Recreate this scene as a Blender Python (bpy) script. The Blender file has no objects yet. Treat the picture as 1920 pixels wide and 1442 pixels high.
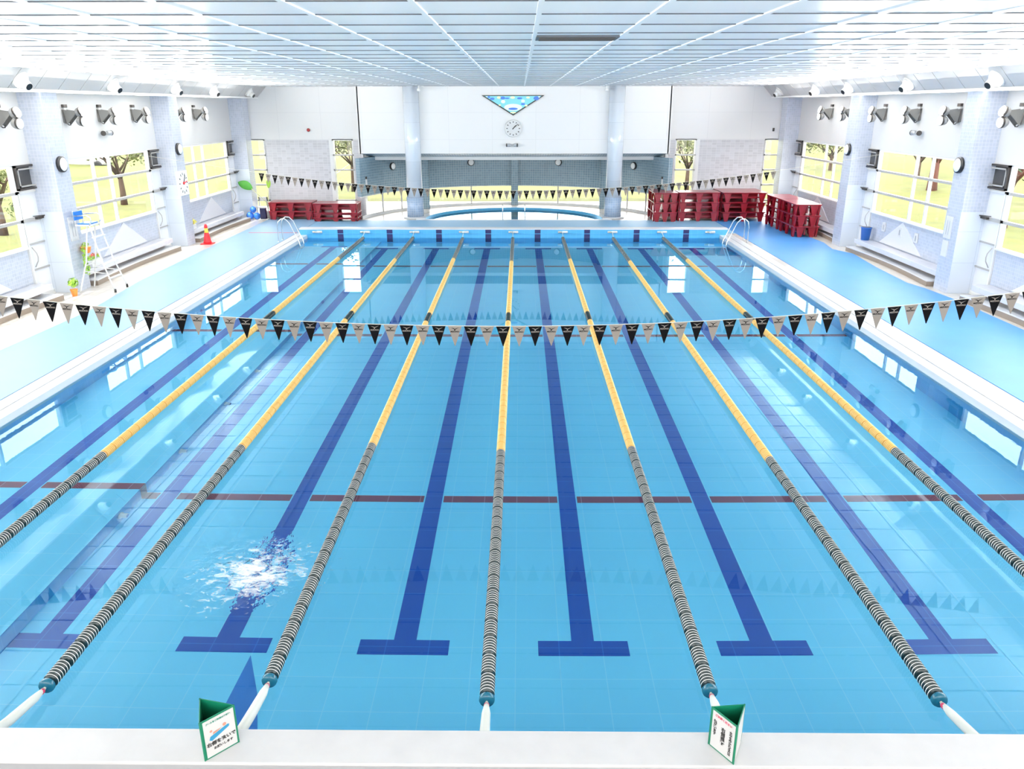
import bpy, bmesh, math, random
from mathutils import Vector, Matrix
random.seed(7)
SC = bpy.context.scene
COL = SC.collection
R = math.radians
PI = math.pi

# ------------------------------------------------------------------ camera
F_PX, PITCH, YAW, ROLL = 1480.5, .33810, -.01022, -.00116
CAM = Vector((.2683, -5.4268, 4.6777))
fw = Vector((math.sin(YAW)*math.cos(PITCH), math.cos(YAW)*math.cos(PITCH), -math.sin(PITCH)))
rt = Vector((math.cos(YAW), -math.sin(YAW), 0))
up = rt.cross(fw)
r2 = rt*math.cos(ROLL) + up*math.sin(ROLL)
u2 = up*math.cos(ROLL) - rt*math.sin(ROLL)
cam = bpy.data.objects.new('camera', bpy.data.cameras.new('camera'))
COL.objects.link(cam)
cam.data.sensor_fit = 'HORIZONTAL'
cam.data.sensor_width = 36
cam.data.lens = F_PX/1920*36
cam.data.clip_end = 300
cam.matrix_world = Matrix(((r2.x, u2.x, -fw.x, CAM.x), (r2.y, u2.y, -fw.y, CAM.y), (r2.z, u2.z, -fw.z, CAM.z), (0, 0, 0, 1)))
SC.camera = cam

# ------------------------------------------------------------------ world, sun, exposure
SC.view_settings.view_transform = 'Standard'
SC.view_settings.look = 'None'
SC.view_settings.gamma = 1
SC.view_settings.use_curve_mapping = False
SC.view_settings.exposure = 0.42
SC.cycles.use_denoising = True
SC.cycles.max_bounces = 40
SC.cycles.diffuse_bounces = 16
SC.cycles.glossy_bounces = 16
SC.cycles.transmission_bounces = 24
SC.cycles.sample_clamp_indirect = 6
world = bpy.data.worlds.new('world'); SC.world = world
world.use_nodes = True
bg = world.node_tree.nodes['Background']
bg.inputs[0].default_value = (1, .98, .95, 1)
bg.inputs[1].default_value = 6.5
sun_d = bpy.data.lights.new('sun', 'SUN'); sun_d.energy = 5.0; sun_d.angle = R(1.5); sun_d.color = (1, .96, .88)
sun = bpy.data.objects.new('sun', sun_d); COL.objects.link(sun)
sun.rotation_euler = (R(32), 0, R(-38))
FLOOD_W = 380          # power of one head of the wall floodlights (their lamps are made in flood_light())

# ------------------------------------------------------------------ materials
def new_mat(name):
    m = bpy.data.materials.new(name); m.use_nodes = True
    nt = m.node_tree
    return m, nt, nt.nodes['Principled BSDF']
def mat(name, col, rough=.5, metal=0, spec=.5, coat=0, noise=0, nscale=3, bump=0):
    m, nt, b = new_mat(name)
    b.inputs['Base Color'].default_value = (*col, 1)
    b.inputs['Roughness'].default_value = rough
    b.inputs['Metallic'].default_value = metal
    b.inputs['Specular IOR Level'].default_value = spec
    b.inputs['Coat Weight'].default_value = coat
    b.inputs['Coat Roughness'].default_value = .08
    if noise or bump:
        g = nt.nodes.new('ShaderNodeNewGeometry')
        n = nt.nodes.new('ShaderNodeTexNoise'); n.inputs['Scale'].default_value = nscale; n.inputs['Detail'].default_value = 4
        nt.links.new(g.outputs['Position'], n.inputs['Vector'])
        if noise:
            mx = nt.nodes.new('ShaderNodeMix'); mx.data_type = 'RGBA'
            mx.inputs[6].default_value = (*[c*(1-noise) for c in col], 1)
            mx.inputs[7].default_value = (*[min(1, c*(1+noise)) for c in col], 1)
            nt.links.new(n.outputs['Fac'], mx.inputs[0]); nt.links.new(mx.outputs[2], b.inputs['Base Color'])
        if bump:
            bp = nt.nodes.new('ShaderNodeBump'); bp.inputs['Strength'].default_value = bump; bp.inputs['Distance'].default_value = .02
            nt.links.new(n.outputs['Fac'], bp.inputs['Height']); nt.links.new(bp.outputs['Normal'], b.inputs['Normal'])
    return m
def tile_mat(name, col, grout, size, width, rough=.25, spec=.5, var=.06, coat=0, off=(0, 0, 0)):
    """square tiles in world space: grout lines along every axis that lies in the face; each tile a little lighter or darker"""
    m, nt, b = new_mat(name); N = nt.nodes; L = nt.links
    sz = size if isinstance(size, tuple) else (size,)*3
    g = N.new('ShaderNodeNewGeometry')
    sub = N.new('ShaderNodeVectorMath'); sub.operation = 'SUBTRACT'; sub.inputs[1].default_value = off
    L.new(g.outputs['Position'], sub.inputs[0])
    dv = N.new('ShaderNodeVectorMath'); dv.operation = 'DIVIDE'; dv.inputs[1].default_value = sz
    L.new(sub.outputs[0], dv.inputs[0])
    sp = N.new('ShaderNodeSeparateXYZ'); L.new(dv.outputs[0], sp.inputs[0])
    nn = N.new('ShaderNodeVectorMath'); nn.operation = 'ABSOLUTE'; L.new(g.outputs['True Normal'], nn.inputs[0])
    ns = N.new('ShaderNodeSeparateXYZ'); L.new(nn.outputs[0], ns.inputs[0])
    tot = None
    for i in range(3):
        fr = N.new('ShaderNodeMath'); fr.operation = 'FRACT'; L.new(sp.outputs[i], fr.inputs[0])
        lt = N.new('ShaderNodeMath'); lt.operation = 'LESS_THAN'; lt.inputs[1].default_value = width/sz[i]; L.new(fr.outputs[0], lt.inputs[0])
        ok = N.new('ShaderNodeMath'); ok.operation = 'LESS_THAN'; ok.inputs[1].default_value = .75; L.new(ns.outputs[i], ok.inputs[0])
        mu = N.new('ShaderNodeMath'); mu.operation = 'MULTIPLY'; L.new(lt.outputs[0], mu.inputs[0]); L.new(ok.outputs[0], mu.inputs[1])
        if tot is None: tot = mu
        else:
            mx = N.new('ShaderNodeMath'); mx.operation = 'MAXIMUM'; L.new(tot.outputs[0], mx.inputs[0]); L.new(mu.outputs[0], mx.inputs[1]); tot = mx
    fl = N.new('ShaderNodeVectorMath'); fl.operation = 'FLOOR'; L.new(dv.outputs[0], fl.inputs[0])
    wn = N.new('ShaderNodeTexWhiteNoise'); wn.noise_dimensions = '3D'; L.new(fl.outputs[0], wn.inputs['Vector'])
    v = N.new('ShaderNodeMix'); v.data_type = 'RGBA'
    v.inputs[6].default_value = (*[c*(1-var) for c in col], 1); v.inputs[7].default_value = (*[min(1, c*(1+var)) for c in col], 1)
    L.new(wn.outputs['Value'], v.inputs[0])
    x = N.new('ShaderNodeMix'); x.data_type = 'RGBA'; x.inputs[7].default_value = (*grout, 1)
    L.new(tot.outputs[0], x.inputs[0]); L.new(v.outputs[2], x.inputs[6]); L.new(x.outputs[2], b.inputs['Base Color'])
    b.inputs['Roughness'].default_value = rough; b.inputs['Specular IOR Level'].default_value = spec
    b.inputs['Coat Weight'].default_value = coat
    return m
def glass_mat():
    m, nt, b = new_mat('window_glass'); N = nt.nodes; L = nt.links
    t = N.new('ShaderNodeBsdfTransparent'); gl = N.new('ShaderNodeBsdfGlossy'); gl.inputs['Roughness'].default_value = .02
    t.inputs[0].default_value = (.97, .98, .98, 1)
    lw = N.new('ShaderNodeLayerWeight'); lw.inputs[0].default_value = .5
    pw = N.new('ShaderNodeMath'); pw.operation = 'POWER'; pw.inputs[1].default_value = 5; L.new(lw.outputs['Facing'], pw.inputs[0])
    fr = N.new('ShaderNodeMath'); fr.operation = 'MULTIPLY_ADD'; fr.inputs[1].default_value = .5; fr.inputs[2].default_value = .02; L.new(pw.outputs[0], fr.inputs[0])
    mx = N.new('ShaderNodeMixShader'); L.new(fr.outputs[0], mx.inputs[0]); L.new(t.outputs[0], mx.inputs[1]); L.new(gl.outputs[0], mx.inputs[2])
    L.new(mx.outputs[0], N['Material Output'].inputs['Surface'])
    return m
def water_mat():
    m, nt, b = new_mat('water'); N = nt.nodes; L = nt.links
    N.remove(b)
    rf = N.new('ShaderNodeBsdfRefraction'); rf.inputs['Color'].default_value = (.93, .99, 1, 1); rf.inputs['Roughness'].default_value = 0; rf.inputs['IOR'].default_value = 1.333
    gl = N.new('ShaderNodeBsdfGlossy'); gl.inputs['Roughness'].default_value = 0
    gb = N.new('ShaderNodeNewGeometry'); cm = N.new('ShaderNodeMix'); cm.data_type = 'RGBA'
    cm.inputs[6].default_value = (.62, .86, 1, 1); cm.inputs[7].default_value = (1, 1, 1, 1)   # seen from above / total reflection from below
    L.new(gb.outputs['Backfacing'], cm.inputs[0]); L.new(cm.outputs[2], gl.inputs['Color'])
    fr = N.new('ShaderNodeFresnel'); fr.inputs['IOR'].default_value = 1.333
    mx = N.new('ShaderNodeMixShader'); L.new(fr.outputs[0], mx.inputs[0]); L.new(rf.outputs[0], mx.inputs[1]); L.new(gl.outputs[0], mx.inputs[2])
    L.new(mx.outputs[0], N['Material Output'].inputs['Surface'])
    g = N.new('ShaderNodeNewGeometry')
    def noise(scale, detail, stretch=(1, 1, 1)):
        mp = N.new('ShaderNodeMapping'); mp.inputs['Scale'].default_value = stretch
        L.new(g.outputs['Position'], mp.inputs[0])
        n = N.new('ShaderNodeTexNoise'); n.inputs['Scale'].default_value = scale; n.inputs['Detail'].default_value = detail
        L.new(mp.outputs[0], n.inputs['Vector']); return n
    calm = noise(1.1, 1)
    rip = noise(7.0, 3, (1, .8, 1))
    # the water stirred by an inlet: a round patch of ripples
    ds = N.new('ShaderNodeVectorMath'); ds.operation = 'DISTANCE'; ds.inputs[1].default_value = (-2.6, 2.0, -.07)
    L.new(g.outputs['Position'], ds.inputs[0])
    mr = N.new('ShaderNodeMapRange'); mr.inputs[1].default_value = .25; mr.inputs[2].default_value = .85; mr.inputs[3].default_value = 1; mr.inputs[4].default_value = 0
    L.new(ds.outputs['Value'], mr.inputs[0])
    # and smaller stirring along both gutters
    sp = N.new('ShaderNodeSeparateXYZ'); L.new(g.outputs['Position'], sp.inputs[0])
    ab = N.new('ShaderNodeMath'); ab.operation = 'ABSOLUTE'; L.new(sp.outputs[0], ab.inputs[0])
    m2 = N.new('ShaderNodeMapRange'); m2.inputs[1].default_value = 6.6; m2.inputs[2].default_value = 7.9; m2.inputs[3].default_value = 0; m2.inputs[4].default_value = .003
    L.new(ab.outputs[0], m2.inputs[0])
    ad = N.new('ShaderNodeMath'); ad.operation = 'MAXIMUM'; L.new(mr.outputs[0], ad.inputs[0]); L.new(m2.outputs[0], ad.inputs[1])
    cn = N.new('ShaderNodeMath'); cn.operation = 'SUBTRACT'; cn.inputs[1].default_value = .5; L.new(rip.outputs['Fac'], cn.inputs[0])
    mu = N.new('ShaderNodeMath'); mu.operation = 'MULTIPLY'; L.new(cn.outputs[0], mu.inputs[0]); L.new(ad.outputs[0], mu.inputs[1])
    ms = N.new('ShaderNodeMath'); ms.operation = 'MULTIPLY'; ms.inputs[1].default_value = .005; L.new(calm.outputs['Fac'], ms.inputs[0])
    sm = N.new('ShaderNodeMath'); sm.operation = 'ADD'; L.new(mu.outputs[0], sm.inputs[0]); L.new(ms.outputs[0], sm.inputs[1])
    bp = N.new('ShaderNodeBump'); bp.inputs['Strength'].default_value = 1; bp.inputs['Distance'].default_value = .10
    L.new(sm.outputs[0], bp.inputs['Height'])
    for k in (rf, gl, fr): L.new(bp.outputs['Normal'], k.inputs['Normal'])
    return m

M = {}
M['white'] = mat('white_paint', (.72, .72, .72), .45)
M['panel'] = tile_mat('white_wall_panel', (.70, .70, .70), (.61, .61, .62), (1.86, 1.86, 1.1), .012, rough=.35, var=.01, off=(.93, 0, .05))
M['trim_white'] = mat('white_frame', (.72, .72, .71), .35)
M['ceiling'] = mat('ceiling_panel', (.88, .885, .89), .32, spec=.5)
M['ceiling_gap'] = mat('ceiling_gap', (.10, .11, .13), .7)
M['strip'] = mat('ceiling_strip', (.9, .9, .9), .4)
M['mosaic'] = tile_mat('mosaic_tile', (.46, .50, .59), (.56, .58, .64), .085, .010, rough=.25, var=.06)
M['mosaic_dark'] = tile_mat('grey_blue_mosaic', (.18, .28, .35), (.36, .44, .49), .11, .014, rough=.25, var=.1)
M['slab'] = tile_mat('pale_column_slab', (.62, .67, .74), (.5, .55, .62), (.8, .8, .8), .012, rough=.12, spec=.6, var=.03, off=(0, 0, .05))
M['mosaic_grey'] = tile_mat('lavender_grey_tile', (.52, .52, .55), (.60, .60, .62), (.2, .2, .1), .014, rough=.3, var=.08)
M['floor_tile'] = tile_mat('deck_tile', (.66, .62, .57), (.52, .48, .43), .3, .01, rough=.22, var=.03)
M['coping'] = mat('white_coping', (.62, .63, .65), .3, noise=.03, nscale=2)
M['ledge'] = mat('painted_concrete_ledge', (.46, .46, .465), .4, noise=.09, nscale=5)
M['slot'] = mat('gutter_slot', (.5, .52, .56), .6)
M['dark_gap'] = mat('dark_gap', (.05, .05, .055), .7)
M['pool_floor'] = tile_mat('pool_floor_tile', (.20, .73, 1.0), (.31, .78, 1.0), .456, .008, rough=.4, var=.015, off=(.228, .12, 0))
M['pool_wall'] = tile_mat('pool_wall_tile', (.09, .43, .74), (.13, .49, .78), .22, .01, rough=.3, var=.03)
M['lane'] = tile_mat('lane_line_tile', (.002, .075, .44), (.02, .15, .57), .456, .01, rough=.4, var=.03, off=(.228, .12, 0))
M['redline'] = tile_mat('red_line_tile', (.23, .035, .07), (.4, .2, .25), .456, .01, rough=.4, var=.05, off=(.228, .12, 0))
M['deep_blue'] = mat('deep_blue_patch', (.02, .20, .62), .4)
M['mark'] = mat('navy_wall_mark', (.012, .015, .11), .35)
M['mat_right'] = mat('blue_deck_mat', (.055, .25, .58), .45, noise=.1, nscale=1.2, bump=.1)
M['mat_left'] = mat('glare_pale_deck_mat', (.21, .36, .53), .5, noise=.05, nscale=1.2, bump=.1)  # window glare on the left is put into this paler blue
M['mat_far'] = mat('far_glare_deck_mat', (.22, .43, .62), .45, noise=.06, nscale=1.2)  # paler than the right mat: glare at the far end painted in
M['red_stripe'] = mat('red_stripe', (.5, .06, .1), .5)
M['glass'] = glass_mat()
M['water'] = water_mat()
M['band'] = tile_mat('column_base_tile', (.32, .42, .57), (.45, .53, .64), .1, .012, rough=.2)
def frosted():
    m, nt, b = new_mat('frosted_glass'); N = nt.nodes; L = nt.links
    b.inputs['Base Color'].default_value = (.8, .82, .86, 1); b.inputs['Roughness'].default_value = .25
    t = N.new('ShaderNodeBsdfTranslucent'); t.inputs[0].default_value = (.55, .57, .62, 1)
    mx = N.new('ShaderNodeMixShader'); mx.inputs[0].default_value = .35
    L.new(b.outputs[0], mx.inputs[1]); L.new(t.outputs[0], mx.inputs[2]); L.new(mx.outputs[0], N['Material Output'].inputs['Surface'])
    return m
M['frosted'] = frosted()
M['steel'] = mat('stainless_steel', (.72, .75, .78), .18, metal=1)
M['grey_metal'] = mat('grey_metal', (.45, .46, .48), .4, metal=.4)
M['frame_grey'] = mat('aluminium_frame', (.42, .41, .40), .4, metal=.2)
M['dark'] = mat('dark_bronze', (.035, .03, .028), .4)
M['black'] = mat('black_plastic', (.012, .012, .014), .35)
M['vent_glass'] = mat('smoked_vent_glass', (.05, .05, .052), .15)
M['f_white'] = mat('float_white', (.78, .78, .74), .3)
M['f_dark'] = mat('float_dark_green', (.006, .024, .028), .3)
M['f_teal'] = mat('float_teal', (.01, .12, .19), .25)
M['f_yellow'] = mat('float_yellow', (.72, .49, .16), .35)
M['f_orange'] = mat('float_orange', (.62, .33, .07), .4)
M['f_black'] = mat('float_black', (.03, .035, .04), .35)
M['foam'] = mat('white_foam', (.62, .63, .58), .6)
M['cable'] = mat('rope_cable', (.6, .58, .5), .6)
M['tie'] = mat('red_tie', (.6, .05, .12), .5)
M['flag_black'] = mat('black_pennant', (.004, .004, .005), .8, spec=.1)
M['flag_beige'] = mat('beige_pennant', (.24, .205, .175), .7)
M['red'] = mat('red_plastic', (.27, .004, .015), .3, coat=.3)
M['green'] = mat('green_board', (.003, .16, .085), .4)
M['paper'] = mat('white_paper', (.45, .45, .45), .5)
M['ink'] = mat('black_ink', (.02, .02, .02), .6)
M['ink_green'] = mat('green_ink', (.01, .20, .14), .6)
M['ink_red'] = mat('red_ink', (.5, .03, .08), .6)
M['ink_blue'] = mat('blue_ink', (.02, .20, .36), .6)
M['ink_skin'] = mat('skin_tone_ink', (.45, .2, .14), .6)
M['blue_seat'] = mat('blue_seat', (.01, .16, .55), .4)
M['white_metal'] = mat('white_metal', (.66, .66, .65), .35)
M['orange'] = mat('orange_pot', (.85, .28, .05), .5)
M['leaf'] = mat('leaf_green', (.30, .52, .06), .5, noise=.2, nscale=20)
M['leaf_deep'] = mat('leaf_deep_green', (.06, .30, .03), .45, noise=.2, nscale=8)
M['leaf_yellow'] = mat('yellow_leaf', (.75, .68, .15), .5, noise=.15, nscale=15)
M['flower'] = mat('red_flower', (.62, .1, .1), .6)
M['stem'] = mat('plant_stem', (.5, .5, .3), .6)
M['soil'] = mat('soil', (.08, .05, .03), .9)
M['cone_red'] = mat('cone_red', (.72, .02, .03), .4)
M['cone_yellow'] = mat('cone_yellow', (.9, .65, .08), .4)
M['tri'] = mat('pale_triangle', (.66, .66, .70), .3)
M['bench'] = tile_mat('bench_slab', (.60, .60, .64), (.52, .52, .55), (.6, .6, .6), .008, rough=.2, var=.03)
M['plinth'] = mat('brown_plinth', (.26, .21, .17), .5, noise=.1, nscale=2)
M['lamp_white'] = mat('opal_lamp', (.84, .87, .88), .25)
M['alarm'] = mat('red_alarm', (.3, .01, .01), .3)
M['ball'] = mat('blue_ball', (.05, .22, .75), .3)
M['navy'] = mat('navy_box', (.01, .012, .06), .4)
M['bin'] = mat('blue_bin', (.03, .15, .5), .4)
M['mural'] = mat('aqua_mural', (.22, .66, .72), .35)
M['mural_blue'] = mat('blue_mural', (.06, .2, .66), .35)
M['mural_cream'] = mat('cream_mural', (.85, .83, .5), .4)
M['mural_pale'] = mat('pale_mural', (.8, .9, .9), .4)
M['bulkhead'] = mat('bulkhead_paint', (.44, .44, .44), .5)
M['side_panel'] = mat('side_panel_paint', (.58, .58, .58), .5)
M['notice'] = mat('notice_paper', (.64, .64, .64), .5)
M['lamp_arm'] = mat('lamp_arm_grey', (.15, .15, .145), .4)
M['lamp_body'] = mat('lamp_body_grey', (.30, .30, .295), .4)
M['lawn'] = mat('lawn', (.070, .078, .008), .9, noise=.4, nscale=1.1)
M['bark'] = mat('bark', (.06, .036, .022), .9, noise=.3, nscale=6)
M['bark_red'] = mat('reddish_bark', (.10, .036, .024), .9, noise=.3, nscale=6)
M['leaf_tree'] = mat('tree_leaves', (.055, .07, .010), .7, noise=.3, nscale=3)
M['leaf_dark'] = mat('dark_tree_leaves', (.02, .045, .012), .7, noise=.3, nscale=3)
M['leaf_orange'] = mat('orange_tree_leaves', (.16, .09, .018), .7, noise=.3, nscale=3)
M['shrub'] = mat('shrub_leaves', (.055, .08, .02), .8, noise=.3, nscale=4)
M['car'] = mat('white_car_paint', (.3, .3, .3), .2, coat=.5)

# ------------------------------------------------------------------ mesh helpers
class MB:
    def __init__(self):
        self.v, self.f, self.mi, self.sm = [], [], [], []
    def add(self, vs, fs, mi=0, sm=False, T=None):
        o = len(self.v)
        self.v += [tuple(T @ Vector(p)) if T else tuple(p) for p in vs]
        for f in fs:
            self.f.append([o+i for i in f]); self.mi.append(mi); self.sm.append(sm)
        return self
    def box(self, a, b, mi=0, T=None):
        x0, y0, z0 = [min(p, q) for p, q in zip(a, b)]; x1, y1, z1 = [max(p, q) for p, q in zip(a, b)]
        vs = [(x0,y0,z0),(x1,y0,z0),(x1,y1,z0),(x0,y1,z0),(x0,y0,z1),(x1,y0,z1),(x1,y1,z1),(x0,y1,z1)]
        return self.add(vs, [(0,3,2,1),(4,5,6,7),(0,1,5,4),(1,2,6,5),(2,3,7,6),(3,0,4,7)], mi, False, T)
    def quad(self, a, b, c, d, mi=0):
        return self.add([a, b, c, d], [(0, 1, 2, 3)], mi)
    def prism(self, poly, z0, z1, mi=0, T=None):
        """poly: counter-clockwise (x, y) list, extruded z0..z1"""
        n = len(poly)
        vs = [(x, y, z0) for x, y in poly] + [(x, y, z1) for x, y in poly]
        fs = [tuple(range(n-1, -1, -1)), tuple(range(n, 2*n))] + [(i, (i+1) % n, n+(i+1) % n, n+i) for i in range(n)]
        return self.add(vs, fs, mi, False, T)
    def tube(self, pts, r, seg=8, mi=0, closed=False, T=None):
        pts = [Vector(p) for p in pts]; n = len(pts); vs, fs = [], []
        rs = r if isinstance(r, (list, tuple)) else [r]*n
        prev = None
        for i, p in enumerate(pts):
            if closed: d = pts[(i+1) % n]-pts[i-1]
            else: d = pts[min(i+1, n-1)]-pts[max(i-1, 0)]
            d.normalize()
            if prev is None:
                a = Vector((0, 0, 1)) if abs(d.z) < .9 else Vector((1, 0, 0)); u = d.cross(a).normalized()
            else:
                u = (prev-d*prev.dot(d))
                u = u.normalized() if u.length > 1e-6 else d.orthogonal().normalized()
            prev = u; w = d.cross(u)
            for k in range(seg):
                t = 2*PI*k/seg; vs.append(p+(u*math.cos(t)+w*math.sin(t))*rs[i])
        m = n if closed else n-1
        for i in range(m):
            for k in range(seg):
                a, b = i*seg+k, i*seg+(k+1) % seg; c, d2 = ((i+1) % n)*seg+(k+1) % seg, ((i+1) % n)*seg+k
                fs.append((a, b, c, d2))
        if not closed:
            fs.append(tuple(range(seg-1, -1, -1))); fs.append(tuple(range((n-1)*seg, n*seg)))
        return self.add(vs, fs, mi, True, T)
    def lathe(self, prof, seg=24, mi=0, T=None, mis=None, smooth=True):
        """prof: (radius, height) from bottom to top, round local Z; open ends are capped"""
        vs, n = [], len(prof)
        for r_, h in prof:
            for k in range(seg):
                t = 2*PI*k/seg; vs.append((r_*math.cos(t), r_*math.sin(t), h))
        o = len(self.v)
        self.v += [tuple(T @ Vector(p)) if T else p for p in vs]
        for i in range(n-1):
            for k in range(seg):
                self.f.append([o+i*seg+k, o+i*seg+(k+1) % seg, o+(i+1)*seg+(k+1) % seg, o+(i+1)*seg+k])
                self.mi.append(mis[i] if mis else mi); self.sm.append(smooth)
        self.f.append([o+k for k in range(seg-1, -1, -1)]); self.mi.append(mis[0] if mis else mi); self.sm.append(False)
        self.f.append([o+(n-1)*seg+k for k in range(seg)]); self.mi.append(mis[-1] if mis else mi); self.sm.append(False)
        return self
    def sphere(self, c, r, mi=0, seg=16, rings=10, sc=(1, 1, 1), T=None):
        pr = [(max(1e-4, math.sin(PI*i/rings))*r, -math.cos(PI*i/rings)*r) for i in range(rings+1)]
        t = Matrix.Translation(c) @ Matrix.Diagonal((*sc, 1))
        return self.lathe(pr, seg, mi, (T @ t) if T else t)
    def data(self, name, mats):
        me = bpy.data.meshes.new(name)
        me.from_pydata([tuple(p) for p in self.v], [], self.f)
        for m in (mats if isinstance(mats, (list, tuple)) else [mats]): me.materials.append(M[m] if isinstance(m, str) else m)
        for p, i, s in zip(me.polygons, self.mi, self.sm): p.material_index = i; p.use_smooth = s
        me.update()
        return me
    def build(self, name, mats, parent=None, bevel=0):
        me = self.data(name, mats)
        if bevel:
            b = bmesh.new(); b.from_mesh(me)
            bmesh.ops.remove_doubles(b, verts=b.verts, dist=1e-5)
            ed = [e for e in b.edges if len(e.link_faces) == 2 and e.calc_face_angle(0) > .6]
            bmesh.ops.bevel(b, geom=ed, offset=bevel, segments=2, affect='EDGES', profile=.6)
            b.to_mesh(me); b.free()
        return link(name, me, parent)
def link(name, me, parent=None):
    o = bpy.data.objects.new(name, me); COL.objects.link(o)
    if parent: o.parent = parent
    return o
def tag(o, label, cat, group=None, kind=None):
    o['label'] = label; o['category'] = cat
    if group: o['group'] = group
    if kind: o['kind'] = kind
    return o
def thing(name, loc, label, cat, group=None, rz=0, kind=None):
    o = bpy.data.objects.new(name, None); COL.objects.link(o)
    o.empty_display_size = .1
    o.location = loc; o.rotation_euler = (0, 0, rz)
    return tag(o, label, cat, group, kind)
def struct(o, label, cat):
    return tag(o, label, cat, None, 'structure')
def copy_tree(o, parent=None):
    c = o.copy(); COL.objects.link(c)
    if parent: c.parent = parent
    for ch in list(o.children): copy_tree(ch, c)
    return c
def rx(a): return Matrix.Rotation(a, 4, 'X')
def ry(a): return Matrix.Rotation(a, 4, 'Y')
def rzm(a): return Matrix.Rotation(a, 4, 'Z')
def tr(*p): return Matrix.Translation(p)
def frame_to(origin, z_axis, up_hint=(0, 0, 1)):
    """matrix whose local Z points along z_axis and whose local Y leans to up_hint"""
    z = Vector(z_axis).normalized(); x = Vector(up_hint).cross(z).normalized(); y = z.cross(x)
    return Matrix(((x.x, y.x, z.x, origin[0]), (x.y, y.y, z.y, origin[1]), (x.z, y.z, z.z, origin[2]), (0, 0, 0, 1)))
def text_data(s, size, name, material, depth=.0015, space=1.0):
    cu = bpy.data.curves.new(name, 'FONT'); cu.body = s; cu.size = size; cu.extrude = depth
    cu.align_x = 'CENTER'; cu.align_y = 'CENTER'; cu.resolution_u = 2; cu.space_line = space; cu.offset = size*.045
    o = bpy.data.objects.new(name, cu); COL.objects.link(o)
    dg = bpy.context.evaluated_depsgraph_get()
    me = bpy.data.meshes.new_from_object(o.evaluated_get(dg))
    bpy.data.objects.remove(o); bpy.data.curves.remove(cu)
    me.name = name; me.materials.clear(); me.materials.append(M[material])
    return me

# ------------------------------------------------------------------ dimensions
LW = 1.89                      # lane width
ZW, ZD = -.07, .05             # water, deck
PX, PY0, PY1 = 7.9, -.73, 25.0 # pool inside
ZF = -1.16                     # pool floor
ZC = 5.5                       # ceiling
XW = 12.05                     # side wall plane
COLY = [(15.0, 15.7), (22.37, 23.07), (29.75, 30.45)]
BAYS = [(7.98, 15.35), (15.35, 22.72), (22.72, 30.1)]

# ------------------------------------------------------------------ floor, pool, ceiling
SPA_R, SPA_Y = 3.85, 29.4
b = MB()
def slab(x0, y0, x1, y1): b.box((x0, y0, ZD-.3), (x1, y1, ZD))
slab(-12.3, -9, -8.4, 36.3); slab(8.4, -9, 12.3, 36.3)
slab(-8.4, -9, 8.4, -1.06); slab(-8.4, 25.36, 8.4, SPA_Y)
slab(-8.4, SPA_Y, -SPA_R, 36.3); slab(SPA_R, SPA_Y, 8.4, 36.3)
for k in range(40):
    a0, a1 = PI*k/40, PI*(k+1)/40
    p, q = (SPA_R*math.cos(a0), SPA_Y+SPA_R*math.sin(a0)), (SPA_R*math.cos(a1), SPA_Y+SPA_R*math.sin(a1))
    b.prism([(p[0], p[1]), (p[0], 36.3), (q[0], 36.3), (q[0], q[1])], ZD-.3, ZD)
struct(b.build('floor', 'floor_tile'), 'pale tiled pool deck around the main pool', 'floor')

b = MB()   # basin: floor, raised strip on the left, walls, lane lines, cross lines
XS, ZS = -5.07, -.83
b.quad((XS, PY0, ZF), (PX, PY0, ZF), (PX, PY1, ZF), (XS, PY1, ZF), 0)
b.quad((-PX, PY0, ZS), (XS, PY0, ZS), (XS, PY1, ZS), (-PX, PY1, ZS), 0)
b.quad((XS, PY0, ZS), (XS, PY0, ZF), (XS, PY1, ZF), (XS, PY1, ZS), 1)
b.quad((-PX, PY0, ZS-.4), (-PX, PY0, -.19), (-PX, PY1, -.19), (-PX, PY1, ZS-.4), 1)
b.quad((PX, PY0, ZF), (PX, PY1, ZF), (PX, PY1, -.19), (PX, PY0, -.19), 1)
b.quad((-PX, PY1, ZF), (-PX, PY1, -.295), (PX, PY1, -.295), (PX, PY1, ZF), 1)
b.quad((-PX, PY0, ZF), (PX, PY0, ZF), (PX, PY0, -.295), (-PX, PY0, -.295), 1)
def line(x0, y0, x1, y1, z, mi): b.box((x0, y0, z), (x1, y1, z+.004), mi)
for i in range(8):
    x = (i-3.5)*LW; z = ZS if x < XS else ZF
    line(x-.12, 1.6, x+.12, 23.7, z, 2)
    line(x-.475, 1.37, x+.475, 1.6, z, 2); line(x-.475, 23.7, x+.475, 23.93, z, 2)
for y in (4.6, 12.45, 20.5):
    xs = [-PX] + [v for i in range(8) for v in ((i-3.5)*LW-.14, (i-3.5)*LW+.14)] + [PX]
    for a, c in zip(xs[::2], xs[1::2]):
        if a < XS < c:
            line(a, y-.09, XS, y+.09, ZS, 3); line(XS, y-.09, c, y+.09, ZF, 3)
            b.quad((XS+.004, y-.09, ZS), (XS+.004, y-.09, ZF), (XS+.004, y+.09, ZF), (XS+.004, y+.09, ZS), 3)
        else: line(a, y-.09, c, y+.09, ZS if c < XS else ZF, 3)
b.add([(-2.51, 1.33, ZF+.003), (-2.533, .68, ZF+.003), (-2.545, .30, ZF+.003), (-2.12, .30, ZF+.003), (-2.27, .78, ZF+.003)], [(0, 1, 2, 3, 4)], 4)  # plain deep blue wedge laid on the floor
struct(b.build('pool_basin', ['pool_floor', 'pool_wall', 'lane', 'redline', 'deep_blue']), 'blue tiled pool basin with navy lane lines and dark red cross lines', 'pool')

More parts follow.
